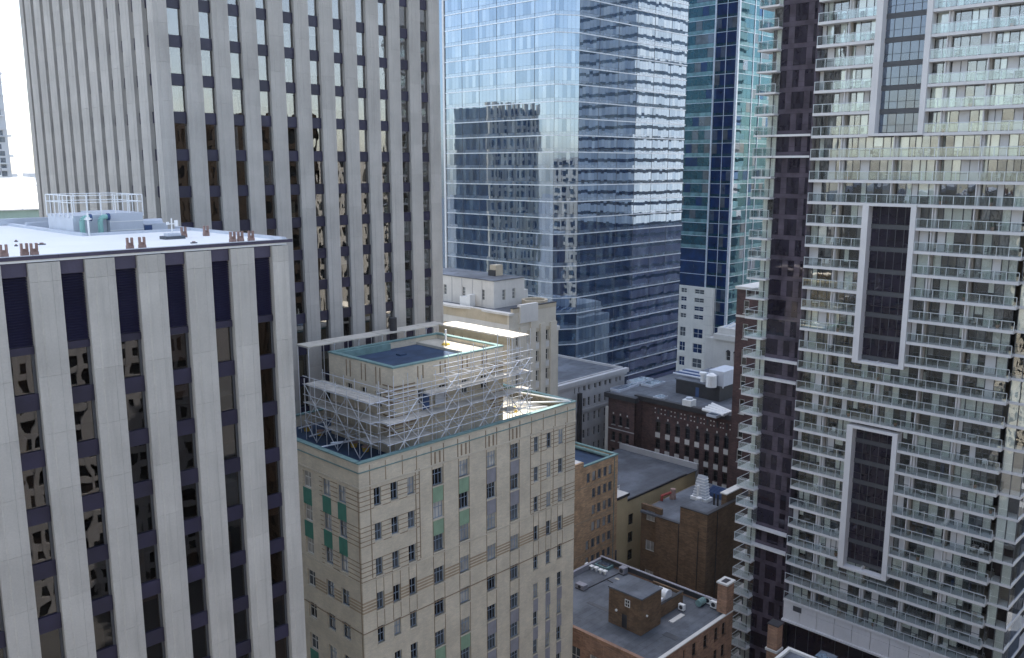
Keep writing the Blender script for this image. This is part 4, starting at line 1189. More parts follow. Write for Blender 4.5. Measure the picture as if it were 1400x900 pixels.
for n, (u, v, wx_, wy_) in enumerate([(848, 533, 4, 2.4), (862, 529, 4, 1.8), (893, 526, 5, 3), (875, 522, 6, 3), (903, 545, 2.6, 2.0), (980, 568, 4, 2.2)]):
    p = atz(u, v, zrr)
    t = thing('skylight', SKL[n], 'skylight', (p.x, p.y, zrr), 'skylights on the brick warehouse')
    x, y, z = WL[t]
    bx('curb', t, x - wx_ / 2, x + wx_ / 2, y - wy_ / 2, y + wy_ / 2, z, z + .5, M['pale_metal'])
    for k in range(3):
        bx('pane', t, x - wx_ / 2 + .15 + k * (wx_ - .2) / 3, x - wx_ / 2 + .05 + (k + 1) * (wx_ - .2) / 3, y - wy_ / 2 + .15, y + wy_ / 2 - .15, z + .502, z + .53, M['slate'])
p = atz(942, 556, zrr)
t = thing('roof_fan', 'white ventilation fan box on the brick warehouse roof', 'roof fan', (p.x, p.y, zrr))
bx('casing', t, p.x - 1, p.x + 1, p.y - 1, p.y + 1, zrr, zrr + 1.5, M['white_paint'])
built('fan_hood', t, MB().tube((p.x, p.y, zrr + 1.5), (p.x, p.y, zrr + 1.9), .7, M['pale_metal'], 12))
p = atz(985, 565, zrr)
t = thing('roof_duct', 'tangle of white ducts on the brick warehouse roof', 'duct', (p.x, p.y, zrr))
for k in range(4): built('duct', t, MB().tube((p.x - 2 + k * .9, p.y - 2, zrr + .4), (p.x - 1.6 + k * 1.1, p.y + 3, zrr + .5 + .15 * k), .35, M['white_paint'], 8))
# dark roof house on its far side with tank
p0 = atz(924, 532, zrr); p1 = atz(985, 549, zrr)
t = thing('roof_house', 'long black metal roof house with flat grey top on the warehouse', 'roof house', (p0.x + 4, (p0.y + p1.y) / 2, zrr))
hx = p1.x - .5; hy0, hy1 = p1.y, atx(924, 532, p1.x - .5).y
bx('wall', t, hx, hx + 14, hy0, hy1, zrr, zrr + 3.0, M['black_metal'])
bx('roof', t, hx - .2, hx + 14.2, hy0 - .2, hy1 + .2, zrr + 3.002, zrr + 3.2, M['grey_roof'])
bx('door', t, hx - .04, hx + .04, (hy0 + hy1) / 2 - .4, (hy0 + hy1) / 2 + .4, zrr + .05, zrr + 2.1, M['blue_paint'])
ztk = zrr + 3.2
p = atz(990, 528, ztk)
t = thing('water_tank', 'round white tank with box housing on the black roof house', 'tank', (p.x, p.y, ztk))
built('tank', t, MB().tube((p.x - 3, p.y + 1.2, ztk + .2), (p.x - 3, p.y + 1.2, ztk + 2.6), 1.1, M['white_paint'], 14).tube((p.x - 3, p.y + 1.2, ztk + 2.6), (p.x - 3, p.y + 1.2, ztk + 3.0), 1.1, M['white_paint'], 14, .4))
bx('housing', t, p.x - 2, p.x + 4, p.y - 1.0, p.y + 2.4, ztk + .35, ztk + 3.4, M['pale_metal'])
for dx in (-1.8, 3.6):
    for dy in (-.8, 2.2): bx('leg', t, p.x + dx - .12, p.x + dx + .12, p.y + dy - .12, p.y + dy + .12, ztk, ztk + .35, M['pale_metal'])
p = atz(961, 522, ztk)
t = thing('roof_vent', 'white capped roof vent on the black roof house', 'roof vent', (p.x, p.y, ztk))
built('stack', t, MB().tube((p.x, p.y, ztk), (p.x, p.y, ztk + 1.5), .55, M['white_paint'], 10))
built('cap', t, MB().tube((p.x, p.y, ztk + 1.5), (p.x, p.y, ztk + 2.0), .8, M['white_paint'], 10))
t = thing('pipe_rack', 'rack of parallel blue pipes behind the roof vent', 'pipe rack', (p.x + 4, p.y + 3, ztk))
for k in range(5): built('pipe', t, MB().tube((p.x + 1 + k * 1.2, p.y - 1, ztk + .4), (p.x + 1 + k * 1.2, p.y + 8, ztk + .4), .22, M['blue_paint' if k % 2 else 'pale_metal'], 8))

# ================================================================== WHITE CLASSICAL HALL (behind)
w0 = dep(975, 500, 232)
cl_ = thing('white_hall', 'white stucco hall with arched windows and stepped attic by the teal tower', 'building', (w0.x + 8, w0.y, 0))
hy1 = atx(963, 490, w0.x).y; hy0 = atx(1030, 490, w0.x).y
hz = atx(985, 464, w0.x).z
a_c = sorted([(atx(u + 3, 495, w0.x).y, atx(u - 3, 495, w0.x).y) for u in (995, 1005)])
zwn = atx(995, 482, w0.x).z
wall_grid(cl_, 'wall', 'x', w0.x, hy0, hy1, 0, hz, a_c, [(zwn - 2.2, zwn)], .5, M['stucco'])
facade_windows(cl_, 'x', w0.x, a_c, [(zwn - 2.2, zwn)], M['white_sash'], 0, (.5,), .3, .08, None, lambda: M['dark_pane'])
for a, b in a_c:
    m = MB(); c = (a + b) / 2; r_ = (b - a) / 2 + .02; z0 = zwn
    poly = [(c - r_ * math.cos(math.pi * k / 8), z0 + r_ * math.sin(math.pi * k / 8)) for k in range(9)]; n_ = 9
    m.add([(w0.x - .03, y, z) for y, z in poly] + [(w0.x + .1, y, z) for y, z in poly], [tuple(range(n_))[::-1], tuple(range(n_, 2 * n_))] + [(i2, (i2 + 1) % n_, n_ + (i2 + 1) % n_, n_ + i2) for i2 in range(n_)], M['black_metal'])
    built('arch_pane', cl_, m)
bx('cornice', cl_, w0.x - .8, w0.x + 15, hy0, atx(976, 490, w0.x).y, hz + .002, hz + 1.4, M['stucco'])
bx('attic', cl_, w0.x + .5, w0.x + 15, hy0, atx(978, 490, w0.x).y, hz + 1.402, hz + 3.0, M['stucco'])
bx('core_wall', cl_, w0.x + .6, w0.x + 15, hy0, hy1, 0, hz - .3, M['stucco'])
for k in range(6):
    y = atx(985, 490, w0.x).y - k * 1.1
    built('roof_pipe', cl_, MB().tube((w0.x + 1 + (k % 3), y, hz + 3.0), (w0.x + 4 + (k % 2) * 3, y - 1.2, hz + 4.2 - .2 * k), .18, M['pale_metal'], 6))

# ================================================================== TALL NARROW RED BRICK BLOCK (behind the flats)
tb0 = dep(1008, 395, 160)
nb = thing('narrow_brick_block', 'narrow reddish brick block with white sash windows squeezed beside the flats', 'building', (tb0.x + 6, tb0.y - 4, 0))
nX = tb0.x; nYt = tb0.y; nYb = nYt - 9
nz_ = tb0.z
ncol = [(atx(1024, 420, nX).y, atx(1016.5, 420, nX).y)]
nrow = []
for v0, v1 in ((411, 429), (443, 464), (478, 500), (512, 532), (546, 566), (580, 599), (614, 632)):
    nrow.append((atx(1020 - (v0 - 411) * .045, v1, nX).z, atx(1020 - (v0 - 411) * .045, v0, nX).z))
wall_grid(nb, 'wall', 'x', nX, nYb, nYt, 0, nz_, ncol, nrow, .5, M['red_brick'])
facade_windows(nb, 'x', nX, ncol, nrow, M['white_sash'], 0, (.5,), .15, .12, M['stucco'], lambda: M['dark_pane'])
bx('cornice', nb, nX - .25, nX + 12, nYb, nYt + .3, nz_ + .002, nz_ + .5, M['stucco'])
bx('belt_course', nb, nX - .12, nX - .002, nYb, nYt, nz_ - 5.1, nz_ - 4.7, M['stucco'])
bx('core_wall', nb, nX + .6, nX + 12, nYb, nYt - .01, 0, nz_ - .1, M['red_brick'])

# ================================================================== ORANGE BRICK BLOCK
OY = 87.2
ox1 = aty(845, 622, OY).x; ox0 = ox1 - 18; oz = aty(845, 622, OY).z
ob = thing('orange_brick_block', 'orange brick block with a copper edged roof and rows of narrow windows', 'building', (ox1 - 8, 93, 0))
oc = []
for a, b in ((167, 202), (224, 262), (280, 318), (338, 375), (391, 428)):
    oc.append((aty(780 + a / 7.5, 600 + 390 / 7.5 - (a - 160) * .05, OY).x, aty(780 + b / 7.5, 600 + 390 / 7.5 - (a - 160) * .05, OY).x))
ot = aty(780 + 410 / 7.5, 600 + 268 / 7.5, OY).z
orow = [(ot - 2.95 * n - 1.62, ot - 2.95 * n) for n in range(9)]
wall_grid(ob, 'wall', 'y', OY, ox0, ox1, 0, oz, oc, [sorted(orow) if i else sorted(orow[:1] + orow[4:]) for i in range(5)], .4, M['orange_brick'])
for i, (a, b) in enumerate(oc):
    for n, (lo, hi) in enumerate(orow):
        if i == 0 and 0 < n < 4: continue
        window(ob, 'y', OY, a, b, lo, hi, M['sash'], M['mid_pane'] if R.random() < .7 else M['pale_pane'], 1, (), .2, .06, M['orange_brick'])
bx('side_wall', ob, ox1 - .4, ox1, OY + .41, 99, 0, oz, M['orange_brick'])
nx_ = aty(798, 640, OY).x
bx('roof_deck', ob, nx_, ox1 - .42, OY + .42, 98.5, oz - 1.1, oz - .8, M['navy_roof'])
bx('coping', ob, nx_, ox1 + .08, OY - .08, OY + .45, oz + .002, oz + .22, M['copper'])
bx('coping', ob, ox1 - .45, ox1 + .08, OY + .46, 99.1, oz + .004, oz + .22, M['copper'])
bx('back_parapet', ob, nx_, ox1, 98.6, 99.1, oz - 1, oz + .0, M['copper'])
bx('shoulder', ob, ox0, nx_ - .01, OY + .41, 99, oz - 1.0, oz + .9, M['stucco'])
bx('shoulder_face', ob, ox0, nx_, OY - .001, OY + .40, oz + .002, oz + .9, M['orange_brick'])
built('roof_pipe', ob, MB().tube((nx_ + 1.5, 97.6, oz - .3), (ox1 - .6, 97.6, oz - .3), .35, M['copper'], 10).tube((ox1 - .9, 97.6, oz - .3), (ox1 - .9, OY + 1.2, oz - .3), .3, M['copper'], 10))
bx('room_core', ob, ox0, ox1 - .6, OY + .7, 98.8, 0, oz - 1.2, M['room'])

# ================================================================== YELLOW STUCCO HOUSE + flat grey roofed building
YX = ox1 + .02
yb0 = aty(858, 675, OY + 1.0)
yb = thing('yellow_house', 'narrow yellow stucco building with a white railed terrace beside the orange block', 'building', (YX + 1.5, OY + 4, 0))
yx1 = aty(858, 680, OY + .6).x; yz1 = aty(850, 680, OY + .6).z
bx('wall', yb, YX, yx1, OY + .6, OY + 7, 0, yz1, M['yellow_stucco'])
bx('roof', yb, YX, yx1 + .2, OY + .4, OY + 7, yz1 + .002, yz1 + .3, M['stucco'])
bx('roof_edge', yb, YX, yx1 + .25, OY + .32, OY + .398, yz1 - .15, yz1 + .34, M['black_metal'])
for k in range(5):
    x = YX + .2 + k * (yx1 - YX - .3) / 4; bx('railing_post', yb, x - .03, x + .03, OY + 2.4, OY + 2.46, yz1 + .3, yz1 + 1.3, M['white_paint'])
for z in (.8, 1.3): bx('railing_bar', yb, YX + .1, yx1 + .1, OY + 2.4, OY + 2.46, yz1 + z - .05, yz1 + z, M['white_paint'])
ux = yx1 + .02
ug = thing('low_grey_building', 'low yellow walled building with a wide plain grey flat roof', 'building', (ux + 9, OY + 4, 0))
uz = aty(872, 680, OY + 1.6).z
ucol = [(aty(859.5, 700, OY + 1.6).x, aty(866, 700, OY + 1.6).x)]
urow = [(uz - 4.6 - 3.4 * n, uz - 2.6 - 3.4 * n) for n in range(4)]
wall_grid(ug, 'wall', 'y', OY + 1.6, ux, ux + 20, 0, uz, ucol, urow, .4, M['yellow_stucco'])
facade_windows(ug, 'y', OY + 1.6, ucol, urow, M['black_metal'], 1, (.5,), .15, .06, M['yellow_stucco'], lambda: M['dark_pane'])
bx('roof_deck', ug, ux, RX - 3.8, OY + 1.7, 108, uz + .002, uz + .15, M['grey_roof'])
bx('roof_edge', ug, ux, ux + 20, OY + 1.4, OY + 1.7, uz + .152, uz + .5, M['black_metal'])
bx('back_parapet', ug, RX - 3.79, RX - 3.3, OY + 1.7, 108, 0, uz + 1.3, M['grey_stone'])
bx('core_wall', ug, ux, RX - 3.8, OY + 2.1, 108, 0, uz - .01, M['yellow_stucco'])

# ================================================================== BROWN BRICK BLOCK with roof plant
KX, KY = 116.5, 70.0
kz = 30.5
kb = thing('brown_brick_block', 'plain brown brick block with a notched parapet and a big white roof exhaust', 'building', (KX + 8, KY + 7, 0))
ky1 = atx(872, 687, KX).y
kn = atx(930, 700, KX).y                                   # notch edge
kl = atx(897, 700, KX).y
kzn = atx(929, 717, KX).z                                   # lower parapet
bx('wall', kb, KX, KX + .5, KY, kn, 0, kz, M['brown_brick'])
bx('wall', kb, KX + .001, KX + .5, kn, kl, 0, kzn, M['brown_brick'])
kX2 = KX + 1.1
wcol = [(atx(895, 720, kX2).y, atx(883, 720, kX2).y)]
wro = [(atx(890, 713 + 41 * n, kX2).z, atx(890, 699 + 41 * n, kX2).z) for n in range(4)]
wall_grid(kb, 'wall', 'x', kX2, kl - .3, ky1, 0, kzn + 1.0, wcol, wro, .5, M['brown_brick'])
facade_windows(kb, 'x', kX2, wcol, wro, M['white_sash'], 1, (), .15, .08, None, lambda: M['pale_pane'] if R.random() < .6 else M['dark_pane'])
bx('side_wall', kb, KX + .51, KX + 20, KY, KY + .5, 0, kz, M['brown_brick'])
bx('coping', kb, KX - .1, KX + 20, KY - .1, KY + .55, kz + .002, kz + .15, M['black_metal'])
bx('coping', kb, KX - .1, KX + .55, KY + .56, kn, kz + .004, kz + .15, M['black_metal'])
bx('coping', kb, KX - .1, KX + .55, kn + .01, kl, kzn + .002, kzn + .12, M['black_metal'])
bx('roof_deck', kb, KX + .51, KX + 20, KY + .51, ky1 - .2, kzn - .4, kzn - .02, M['grey_roof'])
bx('upper_roof', kb, KX + .52, KX + 5, KY + .52, kn, kzn, kz - .2, M['grey_roof'])
bx('back_wall', kb, KX + 1.7, KX + 20, ky1 - .5, ky1, 0, kzn - .03, M['brown_brick'])
bx('core_wall', kb, KX + 1.8, KX + 20, KY + .6, ky1 - .6, 0, kzn - .5, M['room'])
kzr = kzn
# white sloped exhaust housing
p = atz(966, 690, kzr)
t = thing('exhaust_housing', 'tall ribbed white exhaust housing on the brown brick roof', 'exhaust', (p.x + 1, p.y + 1, kzr))
m = MB()
x, y, z = p.x + .6, p.y + .6, kzr
m.add([(x, y, z + .6), (x + 1.3, y, z + .6), (x + 1.3, y + 2.6, z + .6), (x, y + 2.6, z + .6), (x + .5, y + .7, z + 4.6), (x + 1.6, y + .7, z + 4.2), (x + 1.6, y + 2.0, z + 4.2), (x + .5, y + 2.0, z + 4.6)],
      [(3, 2, 1, 0), (4, 5, 6, 7), (0, 1, 5, 4), (1, 2, 6, 5), (2, 3, 7, 6), (3, 0, 4, 7)], M['pale_metal'])
built('hood', t, m)
for k in range(7):
    zz = z + .9 + k * .5; f_ = k * .5 / 4
    bx('rib', t, x + .5 * f_ - .05, x + 1.35 + .25 * f_, y + .7 * f_ - .05, y + 2.65 - .65 * f_, zz, zz + .08, M['white_paint'])
bx('base', t, x - .3, x + 1.8, y - .3, y + 2.9, z, z + .6, M['white_paint'])
built('stack', t, MB().tube((x - .9, y + 1.0, z), (x - .9, y + 1.0, z + 3.2), .22, M['white_paint'], 10))
built('drum', t, MB().tube((x - 1.6, y + .3, z), (x - 1.6, y + .3, z + 1.3), .5, M['white_paint'], 12))
t = thing('steel_grating', 'dark steel walkway grating behind the ribbed exhaust housing', 'walkway', (x + 4, y, z))
for k in range(6): bx('bar', t, x + 3 + k * .35, x + 3.15 + k * .35, y - 1.4, y + 1.6, z + .02, z + 1.0 + .1 * k, M['blue_paint'])
p = atz(917, 683, kzr)
t = thing('rusty_duct', 'bent rusty red duct with a round hood on the brown brick roof', 'duct', (p.x, p.y, kzr))
built('pipe', t, MB().tube((p.x - 1.6, p.y + .8, kzr), (p.x - 1.6, p.y + .8, kzr + 1.0), .25, M['red_pipe'], 10).tube((p.x - 1.6, p.y + .8, kzr + .9), (p.x + .6, p.y, kzr + 1.2), .25, M['red_pipe'], 10))
built('hood', t, MB().tube((p.x + .6, p.y, kzr), (p.x + .6, p.y, kzr + 1.8), .6, M['rust'], 12, .45))
# stair head at the far right of this roof
p = atz(985, 690, kzr)
t = thing('stair_head', 'brown brick stair head with pale flat top behind the exhaust housing', 'stair head', (KX + 10, KY + 4, kzr))
sx0, sy1_ = atx(986, 690, KX + 7).x, atx(986, 690, KX + 7).y
bx('wall', t, KX + 7, KX + 12, KY + .7, sy1_, kzr, kzr + 4.3, M['brown_brick'])
bx('roof', t, KX + 6.8, KX + 12.2, KY + .6, sy1_ + .2, kzr + 4.302, kzr + 4.5, M['stucco'])
for k in (0, 1): bx('slot', t, KX + 6.95, KX + 7.05, KY + 2.2 + k * .7, KY + 2.5 + k * .7, kzr + .3, kzr + 3.9, M['black_metal'])

# ================================================================== PEACH BRICK BUILDING with roof house (foreground)
fcn = dep(893, 913.5, 110)
EX, EY, EZ = fcn.x, fcn.y, 23.8
fbk = thing('peach_brick_building', 'peach brick building with a stained grey roof and corner chimney', 'building', (EX + 6, EY + 10, 0))
ey1 = atz(825, 766, EZ).y
ecol = []
for a, b in ((930, 950), (1003, 1040), (1093, 1128), (1180, 1214), (1240, 1272)):
    ecol.append((aty(780 + a / 6, 750 + 720 / 6, EY).x, aty(780 + b / 6, 750 + 720 / 6, EY).x))
et = aty(780 + 1255 / 6, 750 + 610 / 6, EY).z
erow = [(et - 3.3 * n - 1.95, et - 3.3 * n) for n in range(5)]
ex2 = atz(880, 788, EZ).x
wall_grid(fbk, 'wall', 'y', EY, EX, ex2, 0, EZ, ecol, erow, .4, M['peach_brick'])
facade_windows(fbk, 'y', EY, ecol, erow, M['black_metal'], 0, (.5,), .25, .06, M['peach_brick'], lambda: M['dark_pane'])
lc = [(EY + 1.6 + 3.4 * k, EY + 3.4 + 3.4 * k) for k in range(5)]
wall_grid(fbk, 'wall', 'x', EX, EY + .41, ey1, 0, EZ, lc, [(EZ - 5.4, EZ - 2.6), (EZ - 9, EZ - 6.5)], .4, M['peach_brick'])
facade_windows(fbk, 'x', EX, lc, [(EZ - 5.4, EZ - 2.6), (EZ - 9, EZ - 6.5)], M['white_sash'], 1, (.5,), .25, .1, None, lambda: M['pale_pane'] if R.random() < .5 else M['mid_pane'])
for k in range(5): bx('frieze_panel', fbk, EX - .06, EX, EY + 1.0 + 3.4 * k, EY + 3.9 + 3.4 * k, EZ - 1.9, EZ - .5, M['peach_brick'])
bx('back_wall', fbk, ex2 - .4, ex2, EY + .41, ey1, 0, EZ, M['peach_brick'])
bx('roof_deck', fbk, EX + .41, ex2 - .41, EY + .41, ey1, EZ - .7, EZ - .3, M['grey_roof'])
bx('parapet', fbk, ex2 - .45, ex2 + .02, EY + .5, ey1, EZ + .002, EZ + .75, M['black_metal'])
bx('parapet_rail', fbk, ex2 - .5, ex2 - .1, EY + .5, ey1 + .2, EZ + .754, EZ + .86, M['grey_panel'])
bx('parapet', fbk, EX, ex2, ey1 + .002, ey1 + .45, 0, EZ + .5, M['grey_panel'])
bx('coping', fbk, EX - .08, ex2, EY - .08, EY + .45, EZ + .004, EZ + .16, M['stucco'])
bx('coping', fbk, EX - .08, EX + .45, EY + .46, ey1, EZ + .002, EZ + .16, M['peach_brick'])
bx('room_core', fbk, EX + .8, ex2 - .8, EY + .8, ey1 - .5, 0, EZ - .8, M['room'])
cz_ = aty(985, 797, EY).z
cx0, cx1 = ex2 - 1.9, ex2 - .3
bx('chimney', fbk, cx0, cx1 + .3, EY + .02, EY + 1.5, EZ + .17, EZ + 4.4, M['peach_brick'])
bx('chimney_cap', fbk, cx0 - .15, cx1 + .45, EY - .12, EY + 1.64, EZ + 4.402, EZ + 4.65, M['stucco'])
bx('chimney_flue', fbk, cx0 + .25, cx1 - .1, EY + .35, EY + 1.15, EZ + 4.652, EZ + 4.70, M['black_metal'])
dk = EZ - .3
# roof house
hc = atz(876, 870, dk)
hw = thing('roof_house', 'square brown brick roof house with a door and small pane window', 'roof house', (hc.x + 3, hc.y + 2, dk))
HX, HY = hc.x, hc.y
hx1 = aty(903, 850, HY).x; hy1 = atx(832, 840, HX).y
hz1 = aty(876, 822, HY).z
dcol = [(atx(857, 850, HX).y, atx(849.5, 850, HX).y)]
wcol = [(atx(861.5, 826, HX).y, atx(854.5, 826, HX).y)]
allc = dcol + wcol
wall_grid(hw, 'wall', 'x', HX, HY, hy1, dk, hz1, [(min(dcol[0][0], wcol[0][0]), max(dcol[0][1], wcol[0][1]))], [(dk + .05, dk + 2.1)], .3, M['brown_brick'])
dy0, dy1 = min(dcol[0][0], wcol[0][0]), max(dcol[0][1], wcol[0][1])
bx('door', hw, HX + .1, HX + .15, dcol[0][0], dcol[0][1], dk + .05, dk + 2.1, M['black_metal'])
if dcol[0][0] - dy0 > .02: bx('wall', hw, HX + .002, HX + .3, dy0, dcol[0][0], dk, dk + 2.1, M['brown_brick'])
if dy1 - dcol[0][1] > .02: bx('wall', hw, HX + .002, HX + .3, dcol[0][1], dy1, dk, dk + 2.1, M['brown_brick'])
wz = atx(858, 820, HX).z
window(hw, 'x', HX - .08, wcol[0][0], wcol[0][1], wz - 1.05, wz, M['white_sash'], M['dark_pane'], 1, (.5,), .0, .09)
bx('wall', hw, HX + .31, hx1, HY, HY + .3, dk, hz1, M['brown_brick'])
bx('wall', hw, hx1 - .3, hx1, HY + .31, hy1, dk, hz1, M['brown_brick'])
bx('wall', hw, HX + .31, hx1 - .31, hy1 - .3, hy1, dk, hz1, M['brown_brick'])
bx('roof', hw, HX - .12, hx1 + .12, HY - .12, hy1 + .12, hz1 + .002, hz1 + .2, M['grey_roof'])
for u, v in ((843, 834),):
    q = atx(u, v, HX); built('lamp', hw, MB().tube((HX - .16, q.y, q.z), (HX - .002, q.y, q.z), .18, M['white_paint'], 8))
q = aty(884, 842, HY); built('lamp', hw, MB().tube((q.x, HY - .16, q.z), (q.x, HY - .002, q.z), .15, M['white_paint'], 8))
# lower annex behind it
an = thing('roof_annex', 'low brick plant enclosure with fans adjoining the square roof house', 'plant enclosure', (hx1 + 2, HY + 3, dk))
az = dk + 1.9
axr = aty(933, 835, HY + .9).x
bx('wall', an, hx1 + .01, axr, HY + .9, HY + 1.2, dk, az, M['brown_brick'])
bx('wall', an, axr - .3, axr, HY + 1.21, hy1 + .5, dk, az, M['brown_brick'])
bx('deck', an, hx1 + .01, axr - .31, HY + 1.21, hy1 + .5, az - .6, az - .4, M['dark_roof'])
bx('coping', an, hx1 + .01, axr + .06, HY + .85, HY + 1.25, az + .002, az + .12, M['black_metal'])
bx('door', an, hx1 + .3, hx1 + 1.2, HY + .86, HY + .898, dk + .05, dk + 1.6, M['black_metal'])
def roll(name, label, c, r_, ln, ax_='y'):
    d = Vector((0, ln / 2, 0)) if ax_ == 'y' else Vector((ln / 2, 0, 0))
    t = thing(name, label, 'fan', c - Vector((0, 0, r_)))
    built('drum', t, MB().tube(c - d, c + d, r_, M['white_paint'], 16))
    built('end_ring', t, MB().tube(c - d * 1.08, c - d * .98, r_ * 1.08, M['pale_metal'], 16))
roll('roof_fan', 'big white drum fan behind the square roof house', Vector((hx1 + 3.6, HY + 2.1, az + .55)), .75, 1.7)
roll('roof_fan', 'small white round fan on the low plant enclosure', Vector((hx1 + 2.3, HY + 1.55, az + .1)), .45, .6)
for k in range(4): 
    o = built('vent_pipe', None, MB().tube((hx1 + 2 + .5 * k, HY + 2.4 + .3 * k, az - .4), (hx1 + 2 + .5 * k, HY + 2.4 + .3 * k, az + .5), .12, M['white_paint'], 8).tube((hx1 + 2 + .5 * k, HY + 2.4 + .3 * k, az + .5), (hx1 + 2 + .5 * k, HY + 2.4 + .3 * k, az + .6), .18, M['white_paint'], 8), (hx1 + 2 + .5 * k, HY + 2.4 + .3 * k, az - .4))
    tag(o, 'short white capped vent pipe on the low brick plant enclosure', 'vent pipe', 'vent pipes on the plant enclosure')
# roof clutter
def ac(label, u, v, sx_, sy_, h_, mat='pale_metal'):
    p = atz(u, v, dk); t = thing('roof_unit', label, 'roof unit', (p.x, p.y, dk))
    bx('casing', t, p.x - sx_ / 2, p.x + sx_ / 2, p.y - sy_ / 2, p.y + sy_ / 2, dk + .15, dk + h_, M[mat])
    bx('foot', t, p.x - sx_ / 2, p.x - sx_ / 2 + .1, p.y - sy_ / 2, p.y + sy_ / 2, dk, dk + .15, M['black_metal'])
    bx('foot', t, p.x + sx_ / 2 - .1, p.x + sx_ / 2, p.y - sy_ / 2, p.y + sy_ / 2, dk, dk + .15, M['black_metal'])
    built('grille', t, MB().tube((p.x - sx_ / 2 - .03, p.y, dk + h_ * .58), (p.x - sx_ / 2, p.y, dk + h_ * .58), min(sy_, h_) * .33, M['black_metal'], 12))
ac('grey twin fan unit near the tall parapet of the stained roof', 853, 784, 1.4, 1.0, 1.1, 'grey_panel')
ac('boxy grey unit standing alone on the stained roof', 795, 805, 1.0, 1.6, .8, 'grey_panel')
ac('white condenser by the chimney, next to the greenish tank', 968, 826, .5, 1.0, 1.1, 'white_paint')
ac('white condenser closest to the brick chimney', 976, 832, .5, 1.0, 1.1, 'white_paint')
ac('white condenser at the foot of the plant enclosure', 932, 835, .5, .9, 1.0, 'white_paint')
p = atz(958, 828, dk)
t = thing('roof_tank', 'greenish cylinder tank on the stained roof by the chimney', 'tank', (p.x, p.y, dk))
built('tank', t, MB().tube((p.x - .7, p.y, dk + .55), (p.x + .7, p.y, dk + .55), .5, M['copper'], 14))
bx('cradle', t, p.x - .5, p.x + .5, p.y - .35, p.y + .35, dk, dk + .2, M['black_metal'])
for n, (u, v) in enumerate([(803, 776), (809, 779), (815, 781), (821, 784), (827, 786)]):
    p = atz(u, v, dk)
    o = built('roof_vent', None, MB().tube((p.x, p.y, dk), (p.x, p.y, dk + .5), .16, M['white_paint'], 8).box(p.x - .32, p.x + .32, p.y - .32, p.y + .32, dk + .5, dk + .68, M['white_paint']), (p.x, p.y, dk))
    tag(o, 'white capped vent in the row beside the roof corner', 'roof vent', 'row of white vents')
p = atz(833, 772, dk)
t = thing('roof_hatch', 'greenish glazed hatch frame behind the row of white vents', 'roof hatch', (p.x, p.y, dk))
bx('curb', t, p.x - 2.2, p.x + .6, p.y - 1.2, p.y + 1.2, dk, dk + .5, M['copper'])
bx('lid', t, p.x - 2.0, p.x + .4, p.y - 1.0, p.y + 1.0, dk + .502, dk + .56, M['slate'])
built('mast', t, MB().tube((p.x + .3, p.y - 1.0, dk + .5), (p.x + .3, p.y - 1.0, dk + 2.6), .14, M['black_metal'], 8))
for (u0, v0), (u1, v1) in (((800, 806), (848, 783)), ((829, 792), (838, 797))):
    a, b = atz(u0, v0, dk + .05), atz(u1, v1, dk + .05)
    o = built('roof_pipe', None, MB().tube(a, b, .09, M['black_metal'], 6), a); tag(o, 'thin dark pipe run lying across the stained roof', 'pipe', 'pipe runs on the stained roof')
a, b = atz(917, 851, dk + .05), atz(935, 841, dk + .05)
o = built('roof_board', None, MB().box(min(a.x, b.x), max(a.x, b.x), a.y - .35, a.y + .35, dk + .01, dk + .14, M['stucco']), a)
tag(o, 'long pale board lying beside the plant enclosure', 'board')

# cables, downpipes and patches
for k, (u0, v0, u1, v1) in enumerate(((806, 822, 842, 842), (842, 790, 862, 800), (905, 868, 930, 872))):
    a, b = atz(u0, v0, dk), atz(u1, v1, dk)
    o = bx('roof_patch', None, min(a.x, b.x), max(a.x, b.x), min(a.y, b.y), max(a.y, b.y), dk + .004, dk + .03, M['dark_roof' if k != 1 else 'pale_roof'])
    tag(o, ('dark square patch of membrane on the stained roof', 'small pale patch of membrane near the twin fan unit', 'dark patch of membrane near the front edge of the stained roof')[k], 'roof patch')
for yy in (KY + 1.5, KY + 5.2): built('downpipe', kb, MB().tube((KX - .08, yy, 2), (KX - .08, yy, kzn - .2), .06, M['black_metal'], 6))
built('conduit', kb, MB().tube((KX + 3, KY - .08, 2), (KX + 3, KY - .08, kz - .2), .06, M['black_metal'], 6))
built('downpipe', ob, MB().tube((ox1 - 1.0, OY - .08, 2), (ox1 - 1.0, OY - .08, oz - .1), .06, M['copper'], 6))
for k in range(4):
    x = ox0 + 3 + 4 * k
    bx('brick_band', ob, ox0, ox1, OY - .03, OY - .002, orow[2 * k][0] - .62, orow[2 * k][0] - .50, M['stripe']) if 2 * k < len(orow) else None
# small chimney and roof at the bottom, in front of the flats
c0 = dep(1055, 885, 108)
t = thing('chimney_house', 'dark brick house with a tall capped chimney below the balconies', 'building', (c0.x + 3, c0.y - 2, 0))
CXx, CYy = c0.x, c0.y
zc = atx(1055, 855, CXx).z
bx('chimney', t, CXx, CXx + 1.3, CYy - .65, CYy + .65, 0, zc, M['peach_brick'])
bx('chimney_cap', t, CXx - .08, CXx + 1.38, CYy - .73, CYy + .73, zc + .002, zc + .15, M['black_metal'])
zcb = atx(1055, 889, CXx).z
bx('chimney_band', t, CXx - .15, CXx + 1.45, CYy - .80, CYy + .80, zcb - .2, zcb + .1, M['stucco'])
cr = dep(1078, 884, 103)
bx('wall', t, cr.x - 12, cr.x - .02, cr.y - 14, cr.y - .02, 0, cr.z - .5, M['red_brick'])
bx('roof', t, cr.x - 11.6, cr.x - .4, cr.y - 13.6, cr.y - .4, cr.z - .498, cr.z - .3, M['grey_roof'])
bx('coping', t, cr.x - .4, cr.x, cr.y - 14, cr.y, cr.z - .496, cr.z, M['stucco'])
